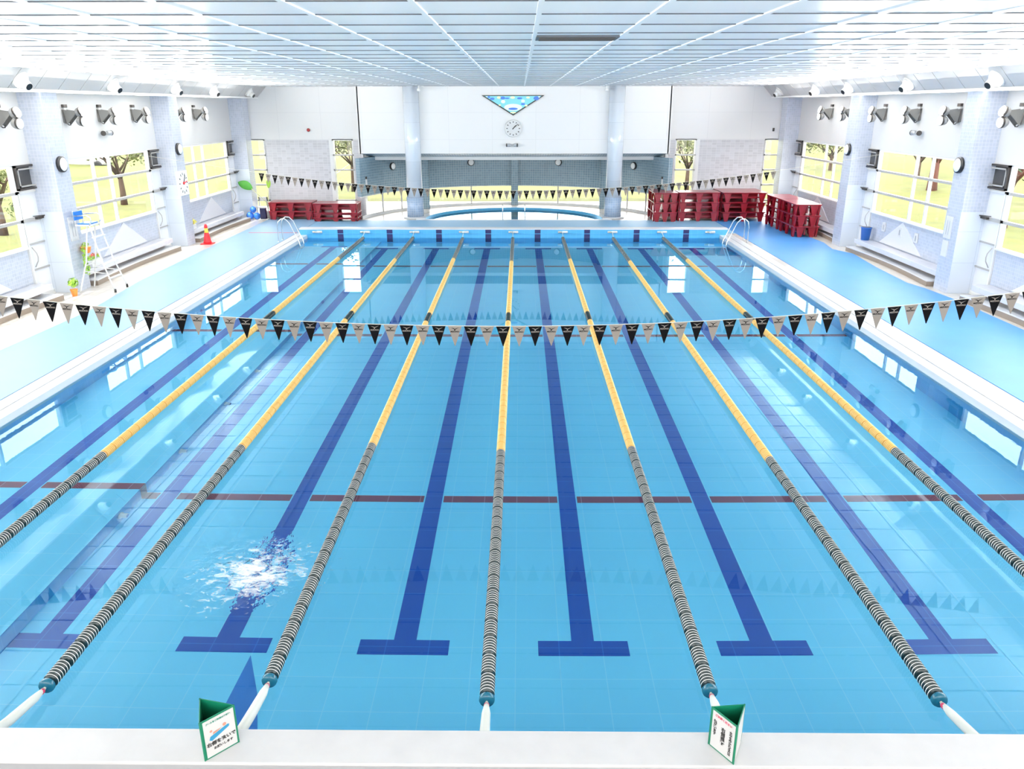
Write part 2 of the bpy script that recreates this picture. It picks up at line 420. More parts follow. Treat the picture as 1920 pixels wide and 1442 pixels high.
w = MB(); w.quad((-PX, PY0, ZW), (PX, PY0, ZW), (PX, PY1, ZW), (-PX, PY1, ZW))
tag(w.build('pool_water', 'water'), 'clear calm water filling the big eight-lane pool', 'water', kind='stuff')

def glint_paint():  # white glints of light painted onto the water surface
    m, nt, b_ = new_mat('painted_glint'); N = nt.nodes; L = nt.links
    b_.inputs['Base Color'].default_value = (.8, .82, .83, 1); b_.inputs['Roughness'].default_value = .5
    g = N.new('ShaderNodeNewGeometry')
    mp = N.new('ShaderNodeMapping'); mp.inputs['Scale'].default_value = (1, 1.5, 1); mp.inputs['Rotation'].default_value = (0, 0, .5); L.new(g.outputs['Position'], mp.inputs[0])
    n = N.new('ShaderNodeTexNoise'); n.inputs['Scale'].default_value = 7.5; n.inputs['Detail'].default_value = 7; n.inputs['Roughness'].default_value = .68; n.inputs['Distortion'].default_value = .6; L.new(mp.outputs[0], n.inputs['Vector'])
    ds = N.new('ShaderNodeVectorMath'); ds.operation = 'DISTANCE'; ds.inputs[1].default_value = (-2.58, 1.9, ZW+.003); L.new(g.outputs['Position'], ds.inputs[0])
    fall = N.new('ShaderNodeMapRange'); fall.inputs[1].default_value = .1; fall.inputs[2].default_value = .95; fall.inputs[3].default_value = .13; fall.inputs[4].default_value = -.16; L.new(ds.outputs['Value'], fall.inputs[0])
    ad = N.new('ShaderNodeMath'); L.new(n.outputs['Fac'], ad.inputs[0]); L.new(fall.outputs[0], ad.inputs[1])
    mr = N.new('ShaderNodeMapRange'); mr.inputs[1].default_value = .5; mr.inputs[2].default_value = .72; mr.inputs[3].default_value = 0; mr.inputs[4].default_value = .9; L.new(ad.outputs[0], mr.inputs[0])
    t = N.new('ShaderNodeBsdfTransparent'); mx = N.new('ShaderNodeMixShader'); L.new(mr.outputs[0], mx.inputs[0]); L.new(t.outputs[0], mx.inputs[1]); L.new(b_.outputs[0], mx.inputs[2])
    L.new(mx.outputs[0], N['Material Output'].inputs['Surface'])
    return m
M['glint_paint'] = glint_paint()
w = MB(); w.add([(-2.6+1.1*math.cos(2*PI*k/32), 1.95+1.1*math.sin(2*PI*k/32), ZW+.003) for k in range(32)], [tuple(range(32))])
tag(w.build('water_glint', 'glint_paint'), 'white light glints painted on the water beside the third lane rope', 'ripples', kind='stuff')

# end walls of the pool
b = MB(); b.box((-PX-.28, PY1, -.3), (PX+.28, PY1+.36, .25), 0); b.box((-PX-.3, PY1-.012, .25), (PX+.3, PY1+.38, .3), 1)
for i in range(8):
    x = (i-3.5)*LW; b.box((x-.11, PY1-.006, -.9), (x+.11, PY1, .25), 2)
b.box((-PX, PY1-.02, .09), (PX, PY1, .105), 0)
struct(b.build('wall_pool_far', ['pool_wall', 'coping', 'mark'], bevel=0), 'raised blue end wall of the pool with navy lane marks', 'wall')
b = MB(); b.box((-11, -1.05, .262), (11, PY0, .29), 0); b.box((-11, -1.03, -.3), (11, PY0, .262), 1)
struct(b.build('wall_pool_near', ['ledge', 'grey_metal'], bevel=.006), 'white painted ledge at the near end of the pool', 'ledge')
b = MB(); b.box((-11, -1.35, .0), (11, -1.055, ZD+.02), 0)
struct(b.build('trim_1', ['dark_gap']), 'dark drain grating along the near ledge', 'grating')
# side copings with an overflow slot
for s, n in ((-1, 'trim_2'), (1, 'trim_3')):
    b = MB()
    b.box((s*PX, PY0, -.2), (s*8.12, PY1, ZD), 0); b.box((s*8.12, PY0, -.2), (s*8.15, PY1, ZD-.03), 1); b.box((s*8.15, PY0, -.2), (s*8.4, PY1+.36, ZD+.004), 0)
    struct(b.build(n, ['coping', 'slot']), 'white %s coping of the pool with its gutter slot' % ('left' if s < 0 else 'right'), 'coping')

# ceiling: metal panels with dark cross gaps and white strips along
b = MB()
b.box((-12.4, -9, 5.512), (12.4, 36.3, 5.7), 1)
xs = [.44+1.06*k for k in range(-12, 12)]
for k in range(-11, 34):
    y0 = 2.69+k
    if y0 > 30.4: break
    for x in xs[:-1]:
        if x < -11.8 or x > 11: continue
        b.box((x+.012, y0+.03, 5.5), (x+1.048, min(y0+.985, 30.6), 5.515), 0)
for k in range(-11, 28): b.box((-11.8, 2.69+k-.004, 5.4925), (11.2, 2.69+k+.016, 5.512), 1)
for x in xs: b.box((x-.024, -8.8, 5.486), (x+.024, 30.5, 5.52), 2)
struct(b.build('ceiling', ['ceiling', 'ceiling_gap', 'strip']), 'white metal panel ceiling with dark cross joints', 'ceiling')
v = MB(); v.box((.46, 5.05, 5.478), (1.48, 5.6, 5.5), 0)
for k in range(9): v.box((.5, 5.09+k*.055, 5.47), (1.44, 5.105+k*.055, 5.48), 1)
tag(v.build('ceiling_vent', ['ceiling_gap', 'dark']), 'dark slatted vent set in the white ceiling', 'vent')

# sloping bulkheads along both sides
for s, n in ((-1, 'beam_left'), (1, 'beam_right')):
    b = MB()
    for k in range(-9, 32):
        y0, y1 = k+.012, k+.988
        if k == 30: y1 = 30.5
        if k > 30: break
        p = [(s*10.6, 5.5), (s*11.0, 5.08), (s*12.05, 5.08), (s*12.05, 5.5)]
        vs = [(x, y, z) for y in (y0, y1) for x, z in p]
        fs = [(0, 1, 5, 4), (1, 2, 6, 5), (2, 3, 7, 6), (3, 0, 4, 7), (3, 2, 1, 0), (4, 5, 6, 7)]
        if s > 0: fs = [tuple(reversed(f)) for f in fs]
        b.add(vs, fs, 0)
    b.box((s*10.98, -9, 5.03), (s*12.05, 30.5, 5.08), 1)
    struct(b.build(n, ['bulkhead', 'trim_white']), 'white sloping bulkhead along the %s wall' % ('left' if s < 0 else 'right'), 'bulkhead')

# ------------------------------------------------------------------ side walls, columns, windows, doors
for s, side in ((-1, 'left'), (1, 'right')):
    b = MB()
    b.box((s*XW, -9.0, 3.34), (s*(XW+.18), 30.5, 5.5), 0)
    b.box((s*(XW-.015), -9.0, 3.335), (s*(XW+.18), 30.5, 3.37), 0)
    for y0, y1 in BAYS+[(-9, 1.6), (.61, 9.1)]:
        b.box((s*(XW+.02), y0, ZD), (s*(XW+.18), y1-1.12, 1.34), 1)
        ym = y0+3.9
        P = [(ym-1.42, .5), (ym+1.42, .5), (ym, 1.31)]
        vs = [(s*(XW+.02), y, z) for y, z in P] + [(s*(XW-.005), y, z) for y, z in P]
        fs = [(0, 1, 2), (5, 4, 3), (0, 3, 4, 1), (1, 4, 5, 2), (2, 5, 3, 0)]
        b.add(vs, fs if s > 0 else [tuple(reversed(f)) for f in fs], 2)
    for y0 in (-6.76, .61):
        b.box((s*(XW-.01), y0+2.65, 1.34), (s*(XW+.07), y0+2.75, 3.34), 0); b.box((s*(XW-.01), y0+5.0, 1.34), (s*(XW+.07), y0+5.1, 3.34), 0)
        b.box((s*(XW-.01), y0, 2.66), (s*(XW+.07), y0+7.37, 2.73), 0); b.box((s*11.45, y0-.35, ZD), (s*12.1, y0+.35, 5.05), 1)
    struct(b.build('wall_'+side, ['side_panel', 'mosaic', 'tri']), '%s side wall: white upper panels, tiled parapets with pale triangles' % side, 'wall')
    for k, (y0, y1) in enumerate(COLY):
        b = MB()
        b.box((s*11.45, y0, ZD), (s*12.1, y1, 2.15), 0); b.box((s*11.45, y0, 2.15), (s*12.1, y1, 5.05), 1)
        b.box((s*11.447, y0+.01, ZD), (s*11.5, y1+.003, 2.15), 1)
        where = ['nearest', 'second', 'corner'][k]
        struct(b.build('column', ['slab', 'mosaic']), '%s square tiled column of the %s wall' % (where, side), 'column')

wn = 0; dn = 0
def rect_frame(b, s, y0, y1, z0, z1, t, x0, x1, mi=0):
    b.box((s*x0, y0, z0), (s*x1, y0+t, z1), mi); b.box((s*x0, y1-t, z0), (s*x1, y1, z1), mi)
    b.box((s*x0, y0, z0), (s*x1, y1, z0+t), mi); b.box((s*x0, y0, z1-t), (s*x1, y1, z1), mi)
for s, side in ((-1, 'left'), (1, 'right')):
    for k, (y0, y1) in enumerate(BAYS):
        bay = ['near', 'middle', 'far'][k]
        wy0, wy1 = y0+.1, y1-1.12
        wn += 1
        b = MB()
        rect_frame(b, s, wy0, wy1, 1.34, 3.34, .05, XW-.01, XW+.1)
        b.box((s*(XW-.05), wy0, 1.33), (s*(XW+.12), wy1, 1.37), 0)
        for z in (2.69, 2.01): b.box((s*(XW-.02), wy0, z-.035), (s*(XW+.06), wy1, z+.035), 1)
        for yy in (y0+2.7, y0+3.65): b.box((s*(XW-.015), yy-.035, 1.37), (s*(XW+.06), yy+.035, 3.32), 0)
        b.box((s*(XW-.02), wy1-.09, 1.37), (s*(XW+.08), wy1, 3.32), 0)
        o = struct(b.build('window_%d' % wn, ['trim_white', 'frame_grey']), '%s gridded window in the %s wall' % (bay, side), 'window')
        g = MB(); g.box((s*(XW+.03), wy0+.03, 1.37), (s*(XW+.036), wy1-.03, 3.32)); g.build('pane', 'glass', o)
        # glazed door with a fixed light above
        dn += 1; d0, d1 = y1-1.1, y1-.12
        b = MB()
        rect_frame(b, s, d0, d1, ZD, 2.72, .05, XW-.02, XW+.1, 0)
        b.box((s*(XW-.03), d0, 1.97), (s*(XW+.08), d1, 2.05), 1)
        b.box((s*(XW-.05), d1-.07, ZD), (s*(XW+.06), d1, 2.0), 2)
        for z in (1.42, .78): b.box((s*(XW-.01), d0+.05, z-.02), (s*(XW+.05), d1-.05, z+.02), 1)
        b.box((s*(XW-.01), d0+.05, ZD), (s*(XW+.05), d1-.05, .16), 0)
        o = struct(b.build('door_%d' % dn, ['trim_white', 'frame_grey', 'dark']), '%s glazed door in the %s wall' % (bay, side), 'door')
        g = MB(); g.box((s*(XW+.02), d0+.05, .16), (s*(XW+.026), d1-.05, 2.68)); g.build('pane', 'frosted', o)
        h = MB(); h.tube([(s*(XW-.02), d0+.12, 1.35), (s*(XW-.09), d0+.16, 1.2), (s*(XW-.1), d0+.17, 1.1), (s*(XW-.09), d0+.16, 1.0), (s*(XW-.02), d0+.12, .85)], .014); h.build('handle', 'frame_grey', o)
        c = MB(); c.box((s*(XW-.1), d1-.5, 2.0), (s*(XW-.03), d1-.15, 2.06)); c.tube([(s*(XW-.07), d1-.2, 2.03), (s*(XW-.2), d1-.35, 2.09), (s*(XW-.06), d1-.62, 2.09)], .012, 6); c.build('door_closer', 'dark', o)
        # opened hopper vent over the door
        t = thing('vent_window', (s*XW, (d0+d1)/2, 2.74), 'dark tilted vent window above the %s door of the %s wall' % (bay, side), 'vent', 'vent windows over the doors')
        wv = d1-d0
        f = MB(); rect_frame(f, s, -wv/2, wv/2, 0, .6, .05, -.07, .1); f.build('frame', 'dark', t)
        q = MB(); q.box((s*.04, -wv/2+.05, .05), (s*.06, wv/2-.05, .55)); q.build('dark_pane', 'vent_glass', t)
        a = MB(); rect_frame(a, s, -wv/2+.1, wv/2-.1, .08, .52, .035, -.06, -.03); a.box((s*-.07, wv/2-.13, .25), (s*-.1, wv/2-.1, .42)); a.build('inner_sash', 'frame_grey', t)
        # bench
        if k == 0: by0, by1 = y0+1, y1-1.2
        else: by0, by1 = y0+.42, y1-1.2
        t = thing('bench', (s*XW, (by0+by1)/2, ZD), 'long pale tiled bench under the %s window of the %s wall' % (bay, side), 'bench', 'benches under the side windows')
        L2 = (by1-by0)/2
        q = MB(); q.box((s*-.47, -L2, .27), (0, L2, .42)); q.build('seat', 'bench', t, bevel=.015)
        q = MB(); q.box((s*-.2, -L2+.1, 0), (0, L2-.1, .27)); q.build('base', 'plinth', t)
        q = MB()
        n = 12; pts = []
        for i in range(n+1):
            yy = -L2+.1+(2*L2-.1)*i/n; pts.append(((-.5 if s > 0 and k == 2 else -.72)+.14*math.sin(PI*i/n), yy))
        poly = [(s*x, y) for x, y in pts] + [(s*-.1, L2+.0), (s*-.1, -L2+.1)]
        if s < 0: poly = poly[::-1]
        poly = poly[::-1]
        q.prism(poly, 0, .13, 0); q.prism([(x, y) for x, y in poly], .13, .16, 1); q.build('plinth', ['plinth', 'coping'], t)

b = MB(); b.box((-12.3, -9.2, ZD), (12.3, -9, 2.2), 0)  # unseen wall, put in to cut the light coming from behind
for x in range(-12, 13, 3): b.box((x-.05, -9.15, 2.2), (x+.05, -9.05, 5.5), 1)
struct(b.build('wall_rear_added', ['white', 'trim_white']), 'unseen white rear wall added to limit light, under a high window band', 'wall')
# ------------------------------------------------------------------ far wall
b = MB()
for s in (-1, 1):
    b.box((s*6.65, 30.5, 3.33), (s*12.3, 30.7, 5.5), 0)
    b.box((s*6.65, 30.5, ZD), (s*7.03, 30.7, 3.33), 1)
    b.box((s*8.08, 30.5, ZD), (s*10.88, 30.7, 3.33), 1)
    b.box((s*7.94, 30.5, ZD), (s*8.08, 31.0, 3.33), 2)
    b.box((s*11.97, 30.5, ZD), (s*12.3, 30.7, 3.33), 0)
    b.box((s*6.6, 30.0, 2.78), (s*6.7, 30.6, 5.5), 0)
    b.box((s*6.55, 30.15, ZD), (s*6.68, 30.6, 2.78), 1)
b.box((-6.65, 30.0, 2.78), (6.65, 30.12, 5.5), 0)
# sloping grey soffit, white beam, ceiling of the recess
b.add([(-6.6, 30.0, 2.78), (6.6, 30.0, 2.78), (6.6, 30.9, 2.60), (-6.6, 30.9, 2.60)], [(0, 3, 2, 1)], 3)
b.box((-6.6, 30.9, 2.46), (6.6, 31.1, 2.66), 2)
b.box((-6.7, 31.1, 2.52), (6.7, 36.2, 2.66), 2)
struct(b.build('wall_far', ['panel', 'mosaic_grey', 'white', 'mosaic_dark']), 'far end wall with white panels over grey tiled piers', 'wall')
for s, side in ((-1, 'left'), (1, 'right')):
    for x0, x1, nm in ((7.03, 7.94, 'inner'), (10.9, 11.97, 'outer')):
        wn += 1; b = MB(); a, c = sorted((s*x0, s*x1))
        zs = [ZD, .75, 1.42, 2.06, 2.69, 3.33]
        for z in zs: b.box((a, 30.5, z-.03), (c, 30.6, z+.03), 1 if 0 < zs.index(z) < 5 else 0)
        for x in (a, c-.05): b.box((x, 30.5, ZD), (x+.05, 30.62, 3.33), 0)
        o = struct(b.build('window_%d' % wn, ['trim_white', 'frame_grey']), '%s tall slit window on the %s of the far wall' % (nm, side), 'window')
        g = MB(); g.box((a+.04, 30.55, ZD), (c-.04, 30.556, 3.3)); g.build('pane', 'glass', o)
# curved back of the spa recess
ARC_R, ARC_Y = 6.7, 28.3
def arc(x, r=ARC_R): return ARC_Y+math.sqrt(max(0, r*r-x*x))
b = MB(); n = 48
for k in range(n):
    xa, xb = [ -6.6*math.cos(PI*(k+j)/n) for j in (0, 1)]
    P = [(xa, arc(xa)), (xb, arc(xb)), (xb*1.03, arc(xb)+.18), (xa*1.03, arc(xa)+.18)]
    b.prism(P, 1.0, 2.6, 0); b.prism(P, ZD, .13, 1)
struct(b.build('wall_recess', ['mosaic_dark', 'white']), 'curved grey blue tiled wall above the low windows of the recess', 'wall')
wn += 1; b = MB()
for k in range(n):
    xa, xb = [-6.6*math.cos(PI*(k+j)/n) for j in (0, 1)]
    for z0, z1 in ((.13, .17), (.96, 1.0)):
        P = [(xa, arc(xa)+.03), (xb, arc(xb)+.03), (xb*1.01, arc(xb)+.1), (xa*1.01, arc(xa)+.1)]
        b.prism(P, z0, z1, 0)
for x in (-6.0, -5.3, -2.15, 2.15, 5.3, 6.0): b.box((x-.03, arc(x)+.02, .13), (x+.03, arc(x)+.1, 1.0), 1)
o = struct(b.build('window_%d' % wn, ['trim_white', 'frame_grey']), 'low curved band of windows behind the round pool', 'window')
g = MB()
for k in range(n):
    xa, xb = [-6.6*math.cos(PI*(k+j)/n) for j in (0, 1)]
    g.quad((xa, arc(xa)+.06, .15), (xb, arc(xb)+.06, .15), (xb, arc(xb)+.06, .98), (xa, arc(xa)+.06, .98))
g.build('pane', 'glass', o)
for x, nm in ((-4.25, 'left'), (0, 'middle'), (4.25, 'right')):
    b = MB(); b.box((x-.17, arc(x)-.25, ZD), (x+.17, arc(x)+.05, 2.55))
    struct(b.build('post', ['mosaic_dark']), '%s grey tiled post of the curved recess' % nm, 'post')
for s, side in ((-1, 'left'), (1, 'right')):
    b = MB(); T = tr(s*4.35, 30.0, 0)
    b.lathe([(.52, ZD), (.52, ZD+.05), (.48, ZD+.07)], 40, 2, T); b.lathe([(.37, ZD+.06), (.37, .95)], 40, 1, T); b.lathe([(.34, .95), (.34, 5.5)], 40, 0, T)
    struct(b.build('column', ['slab', 'band', 'coping']), '%s round tiled column beside the round pool' % side, 'column')
# round spa pool
b = MB(); n = 48
for k in range(n):
    a0, a1 = PI*k/n, PI*(k+1)/n
    def pt(r, a): return (r*math.cos(a), SPA_Y+r*math.sin(a))
    p, q, p2, q2 = pt(SPA_R, a0), pt(SPA_R, a1), pt(SPA_R+.4, a0), pt(SPA_R+.4, a1)
    b.prism([p, p2, q2, q], ZD, ZD+.06, 0)
    pi, qi = pt(SPA_R-.012, a0), pt(SPA_R-.012, a1)
    b.quad((*pi, ZD+.058), (*qi, ZD+.058), (*qi, -.6), (*pi, -.6), 1)
    b.add([(0, SPA_Y, -.6), (*p, -.6), (*q, -.6)], [(0, 1, 2)], 1)
b.quad((-SPA_R, SPA_Y, -.6), (SPA_R, SPA_Y, -.6), (SPA_R, SPA_Y, ZD), (-SPA_R, SPA_Y, ZD), 1)
b.box((-SPA_R-.4, SPA_Y-.25, ZD-.02), (SPA_R+.4, SPA_Y, ZD+.01), 0)
struct(b.build('spa_basin', ['coping', 'pool_wall']), 'half-round basin of the small pool in the far recess', 'pool')
w = MB(); w.add([((SPA_R-.013)*math.cos(PI*k/n), SPA_Y+.013+(SPA_R-.013)*math.sin(PI*k/n), ZD-.05) for k in range(n+1)], [tuple(range(n+1))])
tag(w.build('spa_water', 'water'), 'still water in the half-round pool of the far recess', 'water', kind='stuff')
for x, nm in ((-.48, 'left'), (.48, 'right')):
    q = MB(); q.tube([(x, SPA_Y-.08, ZD), (x, SPA_Y-.08, .62), (x, SPA_Y-.02, .68), (x, SPA_Y+.1, .68)], .02)
    tag(q.build('handrail', 'steel'), 'thin steel rail, %s of the two at the front of the half-round pool' % nm, 'rail', 'spa pool rails')

# ------------------------------------------------------------------ deck mats
def sheet(name, polys, mats, label):
    b = MB()
    for poly, mi in polys: b.prism(poly, ZD, ZD+.012, mi)
    tag(b.build(name, mats), label, 'mat')
lo = [(-8.42, -.7), (-8.42, 25.38), (-8.42, 29.3), (-10.7, 29.6), (-10.62, 23.2), (-10.45, 16.4), (-10.1, 13), (-10.2, 9.7), (-10.3, -.7)]
sheet('deck_mat', [(lo[::-1], 0)], ['mat_left'], 'blue mat with painted-in glare along the left side of the pool')
st = MB(); st.box((-10.3, 25.42, ZD+.012), (-8.42, 25.52, ZD+.016)); 
tag(st.build('floor_stripe', 'red_stripe'), 'thin red stripe across the glare-paled mat at the far left corner', 'stripe')
ro = [(8.62, -.7), (11.3, -.7), (11.3, 14.3), (11.18, 15.6), (11.02, 16.3), (11.12, 18.5), (11.35, 20.9), (11.0, 21.8), (11.2, 23.2), (10.9, 29.6), (8.62, 29.3)]
sheet('deck_mat', [(ro, 0)], ['mat_right'], 'bright blue mat along the right side of the pool')
sheet('deck_mat', [([(-8.4, 25.4), (8.6, 25.4), (8.6, 29.1), (-8.4, 29.1)], 0)], ['mat_far'], 'blue mat with painted-in glare across the far end behind the raised wall')

# ------------------------------------------------------------------ lane ropes
FL = .245
def float_data(name, crest, valley, thr=.063):
    b = MB(); prof, mis = [], []
    n = 6; p = (FL-.022)/n
    prof.append((.03, 0))
    for i in range(n):
        y = .011+i*p
        prof += [(.044, y+.003), (.060, y+p*.26), (.064, y+p*.40), (.064, y+p*.60), (.060, y+p*.74), (.044, y+p-.003)]
    prof.append((.03, FL-.001))
    for i in range(len(prof)-1):
        r0, r1 = prof[i][0], prof[i+1][0]
        mis.append(0 if min(r0, r1) > thr else 1)
    b.lathe(prof, 20, 0, rx(-PI/2), mis)
    return b.data(name, [crest, valley])
FD = {'stripe': float_data('float', 'f_white', 'f_dark'), 'yellow': float_data('float', 'f_yellow', 'f_orange', .05), 'black': float_data('float', 'f_black', 'f_dark')}
eb = MB(); eb.lathe([(.02, 0), (.058, .004), (.066, .02), (.066, .045), (.055, .06), (.02, .064)], 20, 0, rx(-PI/2))
END = eb.data('end_cap', ['f_teal'])
ROPES = {-3: (.02, 4.85, 20.2), -2: (.036, 5.2, 20.05), -1: (.118, 5.15, 20.1), 0: (-.10, 4.85, 19.75), 1: (.02, 5.0, 19.95), 2: (-.07, 4.75, 19.6), 3: (0., 4.95, 20.05)}
names = {-3: 'leftmost lane rope, over the raised strip of floor', -2: 'second lane rope from the left', -1: 'third lane rope from the left, beside the painted glints',
         0: 'middle one of the seven lane ropes', 1: 'third lane rope from the right, ending by the right sign', 2: 'second lane rope from the right', 3: 'rightmost lane rope of the pool'}
for i in range(-3, 4):
    y0, ya, yb = ROPES[i]; x = i*LW
    t = thing('lane_rope', (x, y0, 0), names[i]+', dark floats then yellow', 'lane rope', 'lane ropes')
    c = MB(); c.tube([(0, -.1, .0), (0, 24.2-y0, .0), (0, 24.93-y0, .17)], .012, 6); c.build('cable', 'cable', t)
    y = .066
    e = link('end_cap', END, t)
    while y0+y+FL < 24.5:
        yc = y0+y+FL/2
        kind = 'yellow' if ya < yc < yb else 'stripe'
        if 12.2 < yc < 12.95: kind = 'black'
        o = link('float', FD[kind], t); o.location = (0, y, 0)
        # the last floats rise a little towards the hook
        y += FL+.004
    e2 = link('end_cap', END, t); e2.location = (0, y, 0)
    # foam sleeve at the near end
    q = MB(); dx = {-3: 0, -2: -.02, -1: .0, 0: .0, 1: .0, 2: .03, 3: .0}[i]
    zt = .19
    q.tube([(0, -.02, .0), (dx*.3, -.14, .01), (dx, -.45, .06), (dx*1.5, PY0-y0+.012, .14)], [.018, .036, .042, .042], 10); q.build('foam_sleeve', 'foam', t)
    q = MB(); q.lathe([(.022, -.07), (.024, -.05), (.022, -.03)], 10, 0, rx(-PI/2)); q.build('cable_tie', 'tie', t)
for i in range(-4, 5):
    x = i*LW if abs(i) < 4 else (i*LW+.06*(1 if i < 0 else -1))
    lab = 'white lane rope anchor on the far end wall, ' + ('%s of the nine' % {-4: 'leftmost, with no rope', 4: 'rightmost, with no rope', 0: 'middle', -3: 'second from the left', -2: 'third from the left', -1: 'fourth from the left', 3: 'second from the right', 2: 'third from the right', 1: 'fourth from the right'}[i])
    t = thing('rope_anchor', (x, PY1, .17), lab, 'hook', 'rope anchors on the far end wall')
    q = MB(); q.lathe([(.03, -.02), (.045, -.015), (.045, .19), (.03, .2)], 14, 0, tr(0, -.06, 0) @ ry(PI/2)); q.build('roller', 'white_metal', t)
    q = MB(); q.lathe([(.034, -.17), (.036, -.03)], 12, 0, tr(0, -.06, 0) @ ry(PI/2)); q.build('spindle', 'cable', t)
    q = MB(); q.box((-.03, -.1, -.04), (.03, 0, .04)); q.build('bracket', 'steel', t)

# ------------------------------------------------------------------ backstroke flags
FW_, FH_, FP_ = .186, .275, .2155
def flag_data(m):
    b = MB()
    vs = [(-FW_/2, -.002, 0), (FW_/2, -.002, 0), (.004, -.002, -FH_), (-.004, -.002, -FH_)]
    vs += [(x, .002, z) for x, y, z in vs]
    b.add(vs, [(3, 2, 1, 0), (4, 5, 6, 7), (0, 1, 5, 4), (1, 2, 6, 5), (2, 3, 7, 6), (3, 0, 4, 7)], 0)
    return b.data('flag', [m])
FLB, FLW = flag_data('flag_black'), flag_data('flag_beige')
def emblem_data(m, y):
    """a spread-wing mark over a line of small letters"""
    b = MB()
    wing = [(-.052, -.026), (-.012, -.045), (0, -.040), (.012, -.045), (.058, -.020), (.012, -.033), (.004, -.030), (0, -.058), (-.010, -.060), (-.006, -.037), (-.030, -.030)]
    def flat(poly, m_=0): b.add([(x, y, z) for x, z in poly], [tuple(range(len(poly)))], m_)
    flat([(-.052, -.022), (-.016, -.040), (-.004, -.047), (.002, -.040), (-.012, -.030)])
    flat([(-.004, -.047), (.014, -.043), (.060, -.016), (.020, -.031), (.002, -.036)])
    flat([(-.010, -.064), (.006, -.064), (.004, -.045), (-.006, -.047)])
    return b
def emblem(m, y):
    b = emblem_data(m, y)
    cu = text_data('MIZUNO', .026, 'emblem_text', m, 0)
    o = len(b.v)
    for v_ in cu.vertices: b.v.append((v_.co.x*1.12, y, v_.co.y-.077))
    for p in cu.polygons: b.f.append([o+i for i in p.vertices]); b.mi.append(0); b.sm.append(False)
    bpy.data.meshes.remove(cu)
    return b.data('emblem', [m])
EMB, EMW = emblem('flag_beige', -.0035), emblem('flag_black', -.0035)
def flag_line(y, z0, kl, kr, xl, xr, off, label):
    t = thing('flag_line', (0, y, z0), label, 'flags', 'backstroke flag lines')
    zz = lambda x: (kl if x < 0 else kr)*x*x
    lin = lambda x: zz(x) if -9 < x < 9 else zz(9*(1 if x > 0 else -1))+(abs(x)-9)*18*(kl if x < 0 else kr)
    c = MB(); c.tube([(x, 0, lin(x)+.004) for x in [-12.04+24.08*k/80 for k in range(81)]], .005, 6); c.build('cord', 'cable', t)
    n0, n1 = int((xl-off)/FP_), int((xr-off)/FP_)
    for k in range(n0, n1+1):
        x = off+k*FP_
        o = link('flag', FLB if k % 2 == 0 else FLW, t)
        sl = math.atan(2*(kl if x < 0 else kr)*x)
        o.location = (x, 0, zz(x)); o.rotation_euler = (random.uniform(-.05, .05), -sl*.6, random.uniform(-.12, .12))
        e = link('emblem', EMB if k % 2 == 0 else EMW, o)
flag_line(4.8, 1.905, .0092, .0102, -7.35, 7.35, .045, 'near string of black and beige pennants across the pool')
flag_line(21.0, 2.09, .0084, .0086, -8.3, 8.45, .045, 'far string of black and beige pennants across the pool')

